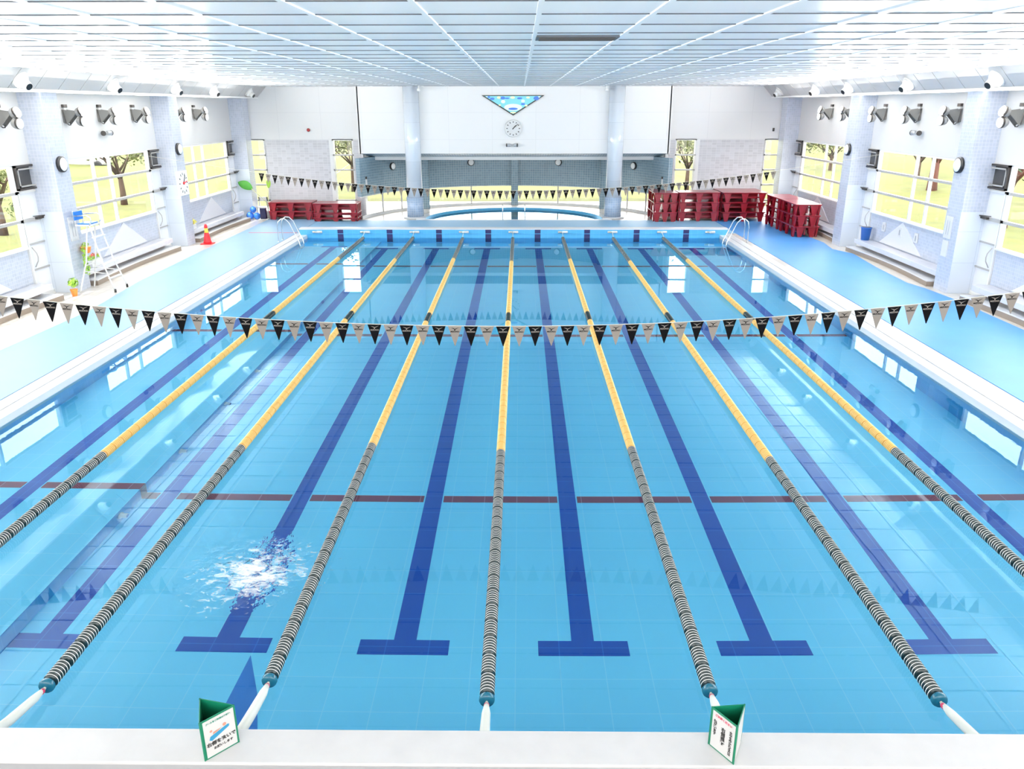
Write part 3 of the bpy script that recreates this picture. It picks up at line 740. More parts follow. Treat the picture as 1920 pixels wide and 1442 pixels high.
# ------------------------------------------------------------------ small signs on the near ledge
def tri_sign(A, B, C, label, side):
    """three boards standing as an open triangular tube; the text is on board A-B"""
    t = thing('table_sign', (A[0], A[1], .29), label, 'sign', 'triangular signs on the near ledge')
    H = .335
    o3 = [Vector((p[0]-A[0], p[1]-A[1], 0)) for p in (A, B, C)]
    cen = sum(o3, Vector())/3
    for i, (p, q, nm) in enumerate(((0, 1, 'front_board'), (1, 2, 'side_board'), (2, 0, 'rear_board'))):
        P, Q = o3[p], o3[q]; n = ((P+Q)/2-cen).normalized(); th = .006
        m = MB(); vs = [P, Q, Q-n*th, P-n*th]; vs = [tuple(v_) for v_ in vs]+[(v_.x, v_.y, H) for v_ in vs]
        m.add(vs, [(3, 2, 1, 0), (4, 5, 6, 7), (0, 1, 5, 4), (1, 2, 6, 5), (2, 3, 7, 6), (3, 0, 4, 7)])
        board = m.build(nm, 'green', t)
        d = (Q-P).normalized(); w_ = (Q-P).length
        T = Matrix(((d.x, 0, n.x, (P.x+Q.x)/2+n.x*.0015), (d.y, 0, n.y, (P.y+Q.y)/2+n.y*.0015), (0, 1, 0, H/2), (0, 0, 0, 1)))
        # paper sheet with a green border left showing
        e = .022
        m = MB(); m.box((-w_/2+e, -H/2+.012, -.001), (w_/2-e*.7, H/2-.012, .001), 0, T); m.build('notice_sheet', 'paper', board)
        if i: continue
        def put(s_, size, cx, cy, mt, nm_='notice_text', sx=1, sp=1.0):
            me = text_data(s_, size, nm_, mt, .0003, sp); me.transform(T @ tr(cx, cy, .0018) @ Matrix.Diagonal((sx, 1, 1, 1)))
            link(nm_, me, board)
        if side == 'left':
            put('プールをご利用の皆様へ', .017, .0, .125, 'ink_green')
            put('右側を泳いで', .036, .005, -.055, 'ink'); put('お願いします', .024, .015, -.1, 'ink')
            m = MB(); m.add([(x, y_, .0018) for x, y_ in [(-.08, -.015), (-.06, -.028), (.07, .022), (.075, .04), (.06, .045), (-.07, .012)]], [tuple(range(6))], 0, False, T)
            m.add([(x, y_, .0022) for x, y_ in [(-.05, .022), (-.01, .03), (.02, .045), (-.045, .04)]], [tuple(range(4))], 1, False, T)
            m.add([(.04+.014*math.cos(PI*k/6), .058+.014*math.sin(PI*k/6), .0022) for k in range(12)], [tuple(range(12))], 1, False, T)
            m.add([(-.06+.01*math.cos(PI*k/6), .055+.01*math.sin(PI*k/6), .0022) for k in range(12)], [tuple(range(12))], 1, False, T)
            m.build('swimmer_picture', ['ink_blue', 'ink_skin'], board)
        else:
            put('ご注意ください', .022, .0, .128, 'ink_red')
            put('\n'.join('水中を歩かれる方は'), .026, .072, -.02, 'ink', sp=.9)
            put('\n'.join('右側通行'), .038, .005, -.01, 'ink', sp=1.0)
            put('\n'.join('ねがいます'), .03, -.07, .02, 'ink', sp=.9)
tri_sign((-1.962, -1.043), (-1.777, -.855), (-2.055, -.79), 'green framed triangular sign with a swimmer picture, on the left of the near ledge', 'left')
tri_sign((1.648, -.842), (1.786, -1.040), (1.896, -.815), 'green framed triangular sign with upright black lettering, on the right of the near ledge', 'right')

# ------------------------------------------------------------------ floodlights on the white wall panels
def flood_light(s, y, label):
    t = thing('flood_light', (s*XW, y, 4.45), label, 'floodlight', 'twin floodlights high on the side walls'); t.scale = (.8, .8, .8)
    q = MB(); q.box((0, -.11, .28), (s*-.09, .11, .38)); q.build('junction_box', 'dark', t, bevel=.01)
    q = MB(); q.box((0, -.07, .05), (s*-.06, .07, .29)); q.build('mount_plate', 'white_metal', t, bevel=.008)
    q = MB()   # wedge shaped arm plates and a U yoke
    for yy in (-.13, .13):
        P = [(0, .22), (0, -.2), (-.12, -.26), (-.46, .08), (-.42, .16)]
        vs = [(s*x, yy-.008, z) for x, z in P]+[(s*x, yy+.008, z) for x, z in P]
        fs = [(4, 3, 2, 1, 0), (5, 6, 7, 8, 9)]+[(i, (i+1) % 5, 5+(i+1) % 5, 5+i) for i in range(5)]
        q.add(vs, fs, 0)
    q.box((s*-.3, -.13, .1), (s*-.42, .13, .13), 0); q.build('arm', 'lamp_arm', t)
    q = MB(); q.tube([(s*-.05, -.14, .2), (s*-.09, -.14, -.2), (s*-.13, -.05, -.28), (s*-.13, .05, -.28), (s*-.09, .14, -.2), (s*-.05, .14, .2)], .018); q.build('yoke', 'dark', t)
    for zz, tilt in ((.1, .32), (-.16, -.05)):
        d = Vector((s*-1, -.12, tilt)).normalized(); o0 = Vector((s*-.44, 0, zz))
        T = frame_to(o0, d)
        q = MB(); q.lathe([(.05, -.06), (.12, .0), (.15, .06), (.15, .17), (.155, .2)], 24, 0, T); hd = q.build('lamp_head', 'lamp_body', t)
        q = MB(); q.lathe([(.145, .2), (.145, .212)], 24, 0, T); q.build('lens', 'lamp_white', hd)
        q = MB(); q.lathe([(.158, .14), (.158, .2)], 24, 0, T); q.build('rim', 'dark', hd)
        la = bpy.data.lights.new('flood_lamp', 'SPOT'); la.energy = FLOOD_W; la.spot_size = R(165); la.spot_blend = .9; la.shadow_soft_size = 0; la.color = (1, .96, .90)
        lo_ = bpy.data.objects.new('flood_lamp', la); COL.objects.link(lo_); lo_.parent = t
        lo_.matrix_local = frame_to(o0+d*.24, -(d+Vector((0, 0, .55))).normalized())
fl_lab = {-1: ['cut by the left edge of the photo', 'first beyond the nearest left column', 'middle of three between the left columns, over a small spotlight pair', 'last before the second left column', 'just beyond the second left column', 'farthest on the left wall'],
          1: ['cut by the right edge of the photo', 'beside the nearest right column, on its far side', 'middle of three between the right columns, over a small spotlight pair', 'just before the second right column', 'just beyond the second right column', 'farthest on the right wall']}
for s, ys in ((-1, (14.1, 17.0, 18.85, 20.95, 23.9, 25.9)), (1, (14.25, 17.05, 19.3, 21.6, 24.1, 26.2))):
    for y, lb in zip(ys, fl_lab[s]): flood_light(s, y, 'white twin floodlight, '+lb)
    for y, lb in ((11.7, 'nearest to the photo edge'), (9.5, 'second'), (6.6, 'third'), (4.2, 'closest to the gallery')):  # unseen floodlights, added to brighten the middle of the pool
        flood_light(s, y, 'unseen white twin floodlight added to brighten the pool, on the %s wall, %s' % ('left' if s < 0 else 'right', lb))

# ------------------------------------------------------------------ air nozzles on the bulkheads
def nozzle(s, y, label):
    n = Vector((s*-.72, 0, -.69)).normalized(); o0 = Vector((s*10.82, y, 5.27))
    t = thing('air_nozzle', o0, label, 'nozzle', 'round air nozzles along the bulkheads')
    T = frame_to((0, 0, 0), n, (0, 1, 0))
    q = MB(); q.lathe([(.21, -.01), (.21, .015), (.19, .03)], 28, 0, T); q.build('flange', 'white_metal', t)
    q = MB(); q.lathe([(.18, .02), (.17, .07), (.13, .12), (.06, .15)], 28, 0, T); q.build('dome', 'white_metal', t)
    d = Vector((s*-.8, -.25, -.55)).normalized(); T2 = frame_to(n*.06, d)
    q = MB(); q.lathe([(.12, 0), (.1, .14), (.085, .22)], 24, 0, T2); q.build('spout', 'white_metal', t)
    q = MB(); q.lathe([(.078, .2), (.078, .226)], 24, 0, T2); q.build('spout_opening', 'black', t)
for s, side, ys in ((-1, 'left', (13.2, 17.4, 21.5, 24.8, 28.8)), (1, 'right', (13.4, 17.6, 21.7, 24.7, 28.9))):
    for k, y in enumerate(ys):
        nozzle(s, y, 'white round air nozzle on the %s bulkhead, %s' % (side, ['nearest', 'second nearest', 'third of five', 'fourth of five', 'farthest'][k]))

# ------------------------------------------------------------------ round wall lamps, clocks, plaques
def round_lamp(loc, n, r, label):
    t = thing('wall_lamp', loc, label, 'wall lamp', 'round wall lamps with black rims')
    T = frame_to((0, 0, 0), n)
    q = MB(); q.lathe([(r, 0), (r*1.0, .05), (r*.96, .08), (r*.8, .085)], 32, 0, T); q.build('rim', 'black', t)
    q = MB(); q.lathe([(r*.84, .05), (r*.82, .09), (r*.6, .12), (r*.2, .135)], 32, 0, T); q.build('diffuser', 'lamp_white', t)
round_lamp((-11.447, 15.3, 3.31), (1, 0, 0), .2, 'round white lamp with black rim on the nearest left column')
round_lamp((-11.447, 22.62, 3.33), (1, 0, 0), .2, 'round white lamp with black rim on the second left column, above the timing clock')
round_lamp((11.447, 15.45, 3.27), (-1, 0, 0), .2, 'round white lamp with black rim on the nearest right column')
round_lamp((11.447, 22.66, 3.3), (-1, 0, 0), .2, 'round white lamp with black rim on the second right column')
for x, lb in ((-5.6, 'left of the left round column'), (5.5, 'right of the right round column'), (-2.15, 'left of the middle post, half hidden by beam'), (2.15, 'right of the middle post, half hidden by beam')):
    yy = arc(x)-.02; nrm = (-x, ARC_Y-yy, 0)
    round_lamp((x, yy, 2.12), nrm, .17, 'round lamp on the dark recess wall, '+lb)

t = thing('wall_clock', (-.03, 30.0, 3.81), 'big round white clock under the triangular mural on the far wall', 'clock')
T = frame_to((0, 0, 0), (0, -1, 0))
q = MB(); q.lathe([(.36, 0), (.36, .05), (.34, .07), (.32, .065)], 48, 0, T); q.build('case', 'white_metal', t)
q = MB(); q.lathe([(.325, .05), (.325, .068)], 48, 0, T); q.build('dial', 'notice', t)
q = MB()
for k in range(12):
    a = 2*PI*k/12; q.box((-.016, .235, .069), (.016, .29, .074), 0, T @ rzm(-a))
q.build('hour_marks', 'ink', t)
def hand(me_name, ang, L, wd, T, t, z, mt='black'):
    h = MB(); h.add([(-wd, -L*.18, z), (wd, -L*.18, z), (wd*.7, L, z), (-wd*.7, L, z), (-wd, -L*.18, z+.006), (wd, -L*.18, z+.006), (wd*.7, L, z+.006), (-wd*.7, L, z+.006)],
        [(3, 2, 1, 0), (4, 5, 6, 7), (0, 1, 5, 4), (1, 2, 6, 5), (2, 3, 7, 6), (3, 0, 4, 7)], 0, False, T @ rzm(-ang)); h.build(me_name, mt, t)
hand('hour_hand', R(42), .17, .02, T, t, .078); hand('minute_hand', R(48), .27, .014, T, t, .086)

t = thing('pace_clock', (-11.447, 22.55, 2.2), 'square pale timing clock with red and black hands on the second left column', 'clock')
T = frame_to((0, 0, 0), (1, 0, 0))
q = MB(); q.box((-.4, -.41, 0), (.4, .41, .07), 0, T); q.build('case', 'lamp_white', t, bevel=.012)
q = MB()
for k in range(12):
    a = 2*PI*k/12; q.box((-.016, .27, .071), (.016, .35, .076), 0, T @ rzm(-a))
q.build('minute_marks', 'ink', t)
hand('black_hand', R(35), .3, .022, T, t, .08); hand('sweep_hand', R(80), .3, .018, T, t, .09, 'cone_red')
q = MB(); q.lathe([(.045, .07), (.045, .105)], 16, 0, T); q.build('hub', 'cone_red', t)

def plaque(s, y0, y1, z0, z1, label, lines=True):
    t = thing('notice_board', (s*11.447, (y0+y1)/2, (z0+z1)/2), label, 'notice', 'white notices on the columns')
    w_, h_ = (y1-y0)/2, (z1-z0)/2
    q = MB(); q.box((0, -w_, -h_), (s*-.025, w_, h_)); q.build('board', 'notice', t, bevel=.004)
    if lines:
        q = MB()
        for k in range(2):
            yy = -w_*.35+k*w_*.7
            q.box((s*-.026, yy-.012, -h_*.65), (s*-.027, yy+.012, h_*.65))
        q.build('printed_lines', 'grey_metal', t)
plaque(-1, 15.15, 15.5, 1.37, 1.98, 'white upright notice on the nearest left column behind the tall chair')
plaque(1, 15.3, 15.62, 1.42, 1.98, 'white upright printed notice on the nearest right column')
plaque(1, 15.32, 15.6, .95, 1.36, 'blank white sheet below the printed notice on the nearest right column', False)
for y, z, lb in ((20.5, 1.0, 'far side of the pale triangle'), (19.35, 1.0, 'in the middle of the pale triangle'), (18.3, .98, 'near side of the pale triangle')):
    t = thing('wall_notice', (XW+.005, y, z), 'small white paper on the right parapet, '+lb, 'notice', 'small papers on the right parapet')
    q = MB(); q.box((.01, -.11, -.14), (-.02, .11, .14)); q.build('sheet', 'notice', t)
    q = MB(); q.box((-.021, -.04, -.09), (-.022, .04, .07)); q.build('printed_figure', 'grey_metal', t)

def spot_pair(loc, n, label):
    t = thing('spotlight_pair', loc, label, 'spotlight', 'small spotlight pairs')
    T = frame_to((0, 0, 0), n)
    q = MB(); q.box((-.06, -.05, 0), (.06, .05, .06), 0, T); q.build('base', 'white_metal', t)
    for k in (-1, 1):
        q = MB(); q.tube([T @ Vector((k*.04, 0, .04)), T @ Vector((k*.1, -.01, .1))], .015, 8); q.build('stem', 'dark', t)
        T2 = T @ tr(k*.1, -.02, .1) @ ry(k*R(75))
        q = MB(); q.lathe([(.05, -.04), (.065, 0), (.07, .13)], 18, 0, T2); h = q.build('spot_head', 'grey_metal', t)
        q = MB(); q.lathe([(.072, .12), (.072, .15)], 18, 0, T2); q.build('rim', 'dark', h)
spot_pair((-XW, 18.9, 3.98), (1, 0, 0), 'small grey spotlight pair on the left wall panel below a floodlight')
spot_pair((XW, 19.1, 3.96), (-1, 0, 0), 'small grey spotlight pair on the right wall panel below a floodlight')
spot_pair((-.08, 30.0, 3.15), (0, -1, 0), 'small dark spotlight pair under the round clock on the far wall')
for x, lb in ((-3.95, 'left'), (3.85, 'right')):
    t = thing('security_camera', (x, 29.55, 5.5), 'tiny white camera at the ceiling beside the %s round column' % lb, 'camera', 'ceiling cameras')
    q = MB(); q.lathe([(.03, -.14), (.03, 0)], 12); q.build('stem', 'white_metal', t)
    q = MB(); q.box((-.06, -.14, -.2), (.06, .1, -.1)); q.build('body', 'white_metal', t, bevel=.01)
t = thing('alarm_lamp', (-8.92, 30.5, 3.74), 'dark red alarm lamp on the white far wall, left side', 'alarm')
T = frame_to((0, 0, 0), (0, -1, 0))
q = MB(); q.lathe([(.09, 0), (.09, .03)], 24, 0, T); q.build('base', 'white_metal', t)
q = MB(); q.lathe([(.075, .03), (.07, .07), (.04, .1)], 24, 0, T); q.build('lens', 'alarm', t)
t = thing('wall_sensor', (11.2, 30.5, 3.74), 'small dark sensor on the white far wall, right side', 'sensor')
q = MB(); q.box((-.04, -.05, -.07), (.04, 0, .07)); q.build('body', 'dark', t, bevel=.01)
for s, lb in ((-1, 'left'), (1, 'right')):
    t = thing('pier_lantern', (s*6.55, 30.09, 1.45), 'small white fixture with a black cap on the %s edge of the recess' % lb, 'fixture', 'fixtures at the recess edges')
    q = MB(); q.box((-.12, -.1, 0), (.12, .04, .26)); q.build('body', 'white_metal', t, bevel=.015)
    q = MB(); q.box((-.13, -.11, .26), (.13, .04, .36)); q.build('cap', 'black', t, bevel=.015)

# triangular mural
t = thing('triangle_mural', (-.035, 30.0, 4.33), 'downward pointing triangle of aqua and blue pattern on the far wall', 'mural')
T = frame_to((0, 0, 0), (0, -1, 0))
q = MB(); q.prism([(0, 0), (1.33, .81), (-1.33, .81)], .0, .05, 0, T); q.build('frame', 'dark', t)
q = MB(); q.prism([(0, .06), (1.2, .78), (-1.2, .78)], .05, .056, 0, T); q.build('field', 'mural', t)
q = MB()
def ell(cx, cy, ax, ay, mi, z): q.add([(cx+ax*math.cos(2*PI*k/20), cy+ay*math.sin(2*PI*k/20), z) for k in range(20)], [tuple(range(20))], mi, False, T)
ell(0, .33, .38, .14, 2, .058); ell(0, .27, .2, .05, 0, .060); ell(0, .12, .12, .03, 1, .059)
for cx, cy, ax, ay, mi in ((-.43, .7, .1, .06, 0), (-.6, .72, .08, .05, 1), (-.42, .56, .09, .07, 2), (-.25, .69, .1, .03, 0), (-.02, .72, .1, .05, 1), (.28, .69, .11, .04, 0), (.42, .58, .08, .06, 2), (.42, .46, .09, .04, 0), (.63, .72, .08, .04, 1), (.98, .69, .12, .08, 0), (-.88, .67, .1, .05, 0), (-1.02, .74, .06, .04, 0), (-.56, .42, .05, .03, 1), (.55, .4, .06, .04, 1), (1.1, .74, .04, .03, 2), (-1.1, .75, .04, .02, 2)):
    ell(cx, cy, ax, ay, mi, .0575)
q.build('pattern', ['mural_blue', 'mural_cream', 'mural_pale'], t)

# ------------------------------------------------------------------ red platform tables
def table_mesh_parts(L, W, H):
    """top with a flared rim, tapering U-section legs, cross rails"""
    out = []
    b = MB(); z0 = H-.045
    a = [(-L/2, -W/2), (L/2, -W/2), (L/2, W/2), (-L/2, W/2)]
    i_ = [(x*.985, y*.97) for x, y in a]
    vs = [(x, y, H) for x, y in a]+[(x, y, H-.02) for x, y in a]+[(x, y, z0) for x, y in i_]
    fs = [(0, 1, 2, 3), (11, 10, 9, 8)]+[(k+4, (k+1) % 4+4, (k+1) % 4, k) for k in range(4)]+[(k+8, (k+1) % 4+8, (k+1) % 4+4, k+4) for k in range(4)]
    b.add(vs, fs); out.append(('tabletop', b.data('tabletop', ['red'])))
    def leg(x, y, along_x, sgn):
        m = MB(); wt, wb, th = .15, .065, .03; hz = H-.045
        # trapezoid plate, wide at the top, with two ribs
        P = [(-wb, 0), (wb, 0), (wt, hz), (-wt, hz)]
        def pl(P_, o0, o1):
            if along_x: vs = [(x+px, y+o, pz) for o in (o0, o1) for px, pz in P_]
            else: vs = [(x+o, y+px, pz) for o in (o0, o1) for px, pz in P_]
            n = len(P_); m.add(vs, [tuple(range(n-1, -1, -1)), tuple(range(n, 2*n))]+[(k, (k+1) % n, n+(k+1) % n, n+k) for k in range(n)])
        pl(P, -.012*sgn, .012*sgn)
        pl([(-wb, 0), (-wb+.016, 0), (-wt+.02, hz), (-wt, hz)], -.05*sgn, 0); pl([(wb-.016, 0), (wb, 0), (wt, hz), (wt-.02, hz)], -.05*sgn, 0)
        pl([(-.008, .05), (.008, .05), (.014, hz), (-.014, hz)], .012*sgn, .03*sgn)
        pl([(-wb, 0), (wb, 0), (wb, .02), (-wb, .02)], -.05*sgn, .012*sgn)
        return m.data('leg', ['red'])
    for x in (-L/2+.2, 0, L/2-.2):
        out.append(('leg', leg(x, -W/2+.07, True, 1))); out.append(('leg', leg(x, W/2-.07, True, -1)))
    for x in (-L/2+.07, L/2-.07):
        if W > 1.4:
            for yy in (-W/4, W/4): out.append(('leg', leg(x, yy, False, 1 if x < 0 else -1)))
        else:
            for yy in ((-.34, 0, .34) if W > .97 else (-.22, .22)): out.append(('leg', leg(x, yy, False, 1 if x < 0 else -1)))
    m = MB(); m.box((-L/2+.16, -.03, .06), (L/2-.16, .03, H-.045)); out.append(('shade_web', m.data('shade_web', ['red'])))  # web added to darken the space under the tabletop
    for y in (-W/2+.16, W/2-.16):
        m = MB(); m.box((-L/2+.12, y-.02, H*.42), (L/2-.12, y+.02, H*.42+.05)); out.append(('rail', m.data('rail', ['red'])))
    return out
TCACHE = {}
def stack(cx, cy, rz, dims, hs, where):
    z = ZD+.012 if cy < 29 and cx > -8.4 else ZD+.012
    n = len(hs)
    words = {3: ['bottom', 'middle', 'top'], 2: ['lower', 'upper']}[n]
    for k, h in enumerate(hs):
        key = (*dims, h)
        if key not in TCACHE: TCACHE[key] = table_mesh_parts(*dims, h)
        t = thing('platform_table', (cx, cy, z), 'red plastic platform table, %s of the stack %s' % (words[k], where), 'table', 'stacked red platform tables', rz)
        for nm, me in TCACHE[key]: link(nm, me, t)
        z += h+.001
stack(6.42, 29.5, R(90), (1.85, 1.0), (.40, .40, .40), 'turned end-on beside the right round column')
stack(7.86, 29.25, 0, (1.75, 1.0), (.40, .40, .40), 'second from left in the right-hand row')
stack(9.75, 29.6, 0, (1.85, 1.9), (.40, .40, .40), 'nearest the right corner, with the broad top')
stack(10.95, 25.3, R(90), (1.85, .95), (.40, .40, .40), 'along the right wall, nearer the camera')
stack(10.95, 27.2, R(90), (1.85, .95), (.40, .40, .40), 'along the right wall, farther from the camera')
stack(-9.66, 29.7, 0, (1.9, 1.0), (.37, .37), 'at the far left by the tiled wall')
stack(-7.6, 29.15, 0, (1.9, 1.0), (.16, .21, .38), 'at the far left beside the recess')

# ------------------------------------------------------------------ ladders at the far corners
for s, side in ((-1, 'left'), (1, 'right')):
    t = thing('pool_ladder', (s*8.1, 23.5, ZD), 'curved steel pool ladder at the far %s corner' % side, 'ladder', 'pool ladders')
    for k, yy in enumerate((-.26, .26)):
        q = MB(); P = [(.38, 0), (.38, .55), (.33, .74), (.22, .84), (.08, .83), (-.05, .7), (-.25, .25), (-.36, .0), (-.4, -.3), (-.36, -.75), (-.24, -.85)]
        q.tube([(s*x, yy, z) for x, z in P], .02, 10); q.build('rail', 'steel', t)
        q = MB(); q.lathe([(.045, 0), (.04, .015)], 16, 0, tr(s*.38, yy, .012)); q.build('floor_flange', 'steel', t)
    for zz in (-.25, -.5, -.75):
        q = MB(); q.box((s*-.42, -.25, zz), (s*-.34, .25, zz+.025)); q.build('step', 'steel', t)

# ------------------------------------------------------------------ lifeguard chair by the left column
t = thing('lifeguard_chair', (-10.95, 15.36, ZD), 'tall white lifeguard chair with a blue seat beside the nearest left column', 'chair')
fy = .33
for k, yy in enumerate((-1, 1)):
    q = MB(); q.tube([(.07, yy*.24, 1.72), (.27, yy*.29, .8), (.44, yy*fy, .25), (.5, yy*fy, .06)], .02); q.build('front_leg', 'white_metal', t)
    q = MB(); q.lathe([(.03, 0), (.026, .09)], 12, 0, tr(.505, yy*fy, 0)); q.build('rubber_foot', 'black', t)
    q = MB(); q.tube([(-.02, yy*.2, 1.72), (-.18, yy*.24, .8), (-.40, yy*.36, .06), (-.42, yy*.37, 0)], .02); q.build('rear_leg', 'white_metal', t)
    q = MB(); q.tube([(-.3, yy*.24, 1.98), (.05, yy*.27, 2.0), (.14, yy*.27, 1.94), (.14, yy*.26, 1.85), (.07, yy*.24, 1.74)], .016); q.build('armrest', 'steel', t)
for z in (.35, .72, 1.08, 1.42):
    f = (1.72-z)/1.66; q = MB(); q.box((.07+f*.40-.05, -.28-.02*f, z), (.07+f*.40+.03, .28+.02*f, z+.025)); q.build('rung', 'white_metal', t)
q = MB(); q.tube([(-.2, -.25, .7), (-.2, .25, .7)], .014); q.tube([(.3, -.3, .5), (-.25, -.27, .55)], .012); q.tube([(.3, .3, .5), (-.25, .27, .55)], .012); q.build('brace', 'white_metal', t)
q = MB(); q.box((-.3, -.25, 1.72), (.1, .25, 1.76)); q.build('seat_pan', 'white_metal', t, bevel=.01)
q = MB(); q.box((-.26, -.21, 1.76), (.07, .21, 1.79)); q.build('seat', 'blue_seat', t, bevel=.012)
q = MB(); q.box((-.33, -.21, 1.86), (-.30, .21, 2.08)); q.build('backrest', 'blue_seat', t, bevel=.012)
for yy in (-.19, .19):
    q = MB(); q.tube([(-.31, yy, 1.74), (-.335, yy, 2.1)], .014); q.build('back_post', 'white_metal', t)

# ------------------------------------------------------------------ planters, cone, odds and ends
def leaves(b, c, r, n, size, mi, droop=0):
    for k in range(n):
        d = Vector((random.gauss(0, 1), random.gauss(0, 1), random.gauss(0, .8))).normalized()
        p = Vector(c)+d*r*random.uniform(.3, 1)
        u = d.orthogonal().normalized(); w_ = d.cross(u); a = random.uniform(0, 2*PI); u, w_ = u*math.cos(a)+w_*math.sin(a), w_*math.cos(a)-u*math.sin(a)
        s_ = size*random.uniform(.6, 1.3)
        b.add([p-u*s_*.5, p+w_*s_*.3+d*s_*.1, p+u*s_*.6-Vector((0, 0, droop*s_)), p-w_*s_*.3+d*s_*.1], [(0, 1, 2, 3)], mi)
t = thing('planter', (-11.72, 16.55, .47), 'white trough of red flowers on the left bench end behind the tall chair', 'planter', 'troughs on the left benches')
q = MB(); q.box((-.12, -.3, 0), (.12, .3, .18)); q.build('trough', 'white_metal', t, bevel=.012)
q = MB()
for k in range(5): leaves(q, (0, -.24+k*.12, .24), .1, 16, .08, 0)
q.build('foliage', 'leaf', t)
q = MB()
for k in range(4): leaves(q, (0, -.1+k*.1, .3), .06, 12, .06, 0)
q.build('flowers', 'flower', t)
t = thing('planter', (-11.75, 23.55, .47), 'white trough of yellow leafy plants on the far left bench beside the cone', 'planter', 'troughs on the left benches')
q = MB(); q.box((-.12, -.25, 0), (.12, .25, .17)); q.build('trough', 'white_metal', t, bevel=.012)
q = MB()
for k in range(4): leaves(q, (.02, -.1+k*.13, .26), .12, 16, .11, 0)
q.build('foliage', 'leaf_yellow', t)
q = MB(); leaves(q, (0, -.2, .26), .12, 22, .08, 0); q.build('brown_foliage', 'soil', t)
t = thing('hanging_pot', (-11.33, 15.58, 1.0), 'orange pot with a trailing plant hung on the nearest left column', 'plant pot')
q = MB(); q.lathe([(.07, 0), (.1, .03), (.13, .16), (.135, .17)], 20); q.build('pot', 'orange', t)
q = MB(); q.tube([(-.12, 0, .16), (-.06, 0, .3), (0, 0, .17)], .006, 6); q.build('hook', 'steel', t)
q = MB(); leaves(q, (0, 0, .2), .1, 24, .08, 0)
for k in range(14): leaves(q, (.02, -.16-.02*math.sin(k), .18-k*.05), .07, 7, .08, 0, .3)
q.build('trailing_leaves', 'leaf', t)
t = thing('small_pot_plant', (-11.3, 14.6, ZD), 'little potted plant on the floor before the nearest left column', 'plant pot')
q = MB(); q.lathe([(.06, 0), (.09, .17), (.095, .18)], 18); q.build('pot', 'orange', t)
q = MB(); leaves(q, (0, 0, .34), .12, 40, .13, 0, -.3); q.build('foliage', 'leaf', t)
t = thing('traffic_cone', (-10.94, 22.9, ZD), 'red and yellow cone standing before the second left column', 'cone')
q = MB(); q.box((-.2, -.2, 0), (.2, .2, .03)); q.build('base', 'cone_red', t, bevel=.01)
q = MB(); q.lathe([(.15, .03), (.13, .1), (.075, .4)], 24); q.build('body', 'cone_red', t)
q = MB(); q.lathe([(.076, .38), (.058, .57)], 24); q.build('band', 'cone_yellow', t)
q = MB(); q.lathe([(.06, .56), (.06, .62), (.035, .7)], 24); q.build('tip', 'cone_red', t)
t = thing('leafy_plant', (-10.85, 29.95, ZD), 'tall potted plant with two broad green leaves in the far left corner', 'plant')
q = MB(); q.lathe([(.12, 0), (.17, .3), (.18, .32)], 20); q.build('pot', 'white_metal', t)
q = MB(); q.tube([(0, 0, .28), (-.02, -.1, .7), (-.5, -.45, 1.3)], .016); q.tube([(0, 0, .28), (.06, 0, .9), (.1, -.04, 1.3)], .014); q.build('stem', 'stem', t)
def big_leaf(P, D, L, wd, m_):
    b = MB(); P, D = Vector(P), Vector(D).normalized(); side = D.cross(Vector((0, 1, 0))).normalized()
    n = 10; vs, fs = [], []
    for i in range(n+1):
        f = i/n; h = wd*math.sin(PI*min(1, f*.97+.03))**.7; c = P+D*L*f+Vector((0, -.08*f*f, -.1*f*f))
        for k, sgn in enumerate((-1, 0, 1)): vs.append(c+side*h*sgn+Vector((0, .05*abs(sgn), 0)))
    for i in range(n):
        for k in (0, 1): fs.append((i*3+k, i*3+k+1, i*3+k+4, i*3+k+3))
    b.add(vs, fs, 0, True); return b.build('leaf', m_, t)
big_leaf((-.48, -.45, 1.28), (-.6, 0, .42), .7, .19, 'leaf_deep'); big_leaf((.1, -.04, 1.28), (.1, 0, 1), .5, .1, 'leaf')
for k, (x, y, z, r_) in enumerate(((-11.52, 29.45, .16, .16), (-11.2, 29.42, .15, .15), (-11.36, 29.45, .425, .14))):
    q = MB(); q.sphere((0, 0, 0), r_, 0, 24, 14)
    o = q.build('blue_ball', 'ball'); o.location = (x, y, ZD+z)
    tag(o, 'blue ball in the small heap at the far left corner, ' + ['left one on the floor', 'right one on the floor', 'resting on top'][k], 'ball', 'blue balls in the corner')
t = thing('storage_box', (-10.86, 29.25, ZD+.012), 'navy upright box on a pale base left of the red tables', 'box')
q = MB(); q.box((-.2, -.16, 0), (.2, .16, .04)); q.build('base', 'white_metal', t)
q = MB(); q.box((-.12, -.1, .04), (.12, .1, .5)); q.build('body', 'navy', t, bevel=.012)
t = thing('plastic_chair', (-11.2, 30.25, ZD), 'pale plastic chair against the slit window in the far left corner', 'chair', None, 0)
for x in (-.18, .18):
    for y in (-.18, .18):
        q = MB(); q.tube([(x*1.15, y*1.15, 0), (x, y, .42)], .018, 8); q.build('leg', 'white_metal', t)
q = MB(); q.box((-.22, -.22, .42), (.22, .22, .45)); q.build('seat', 'white_metal', t, bevel=.01)
q = MB(); q.box((-.2, .19, .45), (-.16, .23, .85)); q.box((.16, .19, .45), (.2, .23, .85)); q.box((-.2, .19, .68), (.2, .23, .85)); q.build('backrest', 'white_metal', t)
t = thing('storage_bin', (11.8, 21.2, .47), 'blue bin standing on the far end of the right bench', 'bin')
q = MB(); q.lathe([(.13, 0), (.17, .4), (.18, .4), (.18, .42)], 24); q.build('body', 'bin', t)
q = MB(); q.lathe([(.15, .42), (.15, .425)], 24); q.build('mouth', 'navy', t)
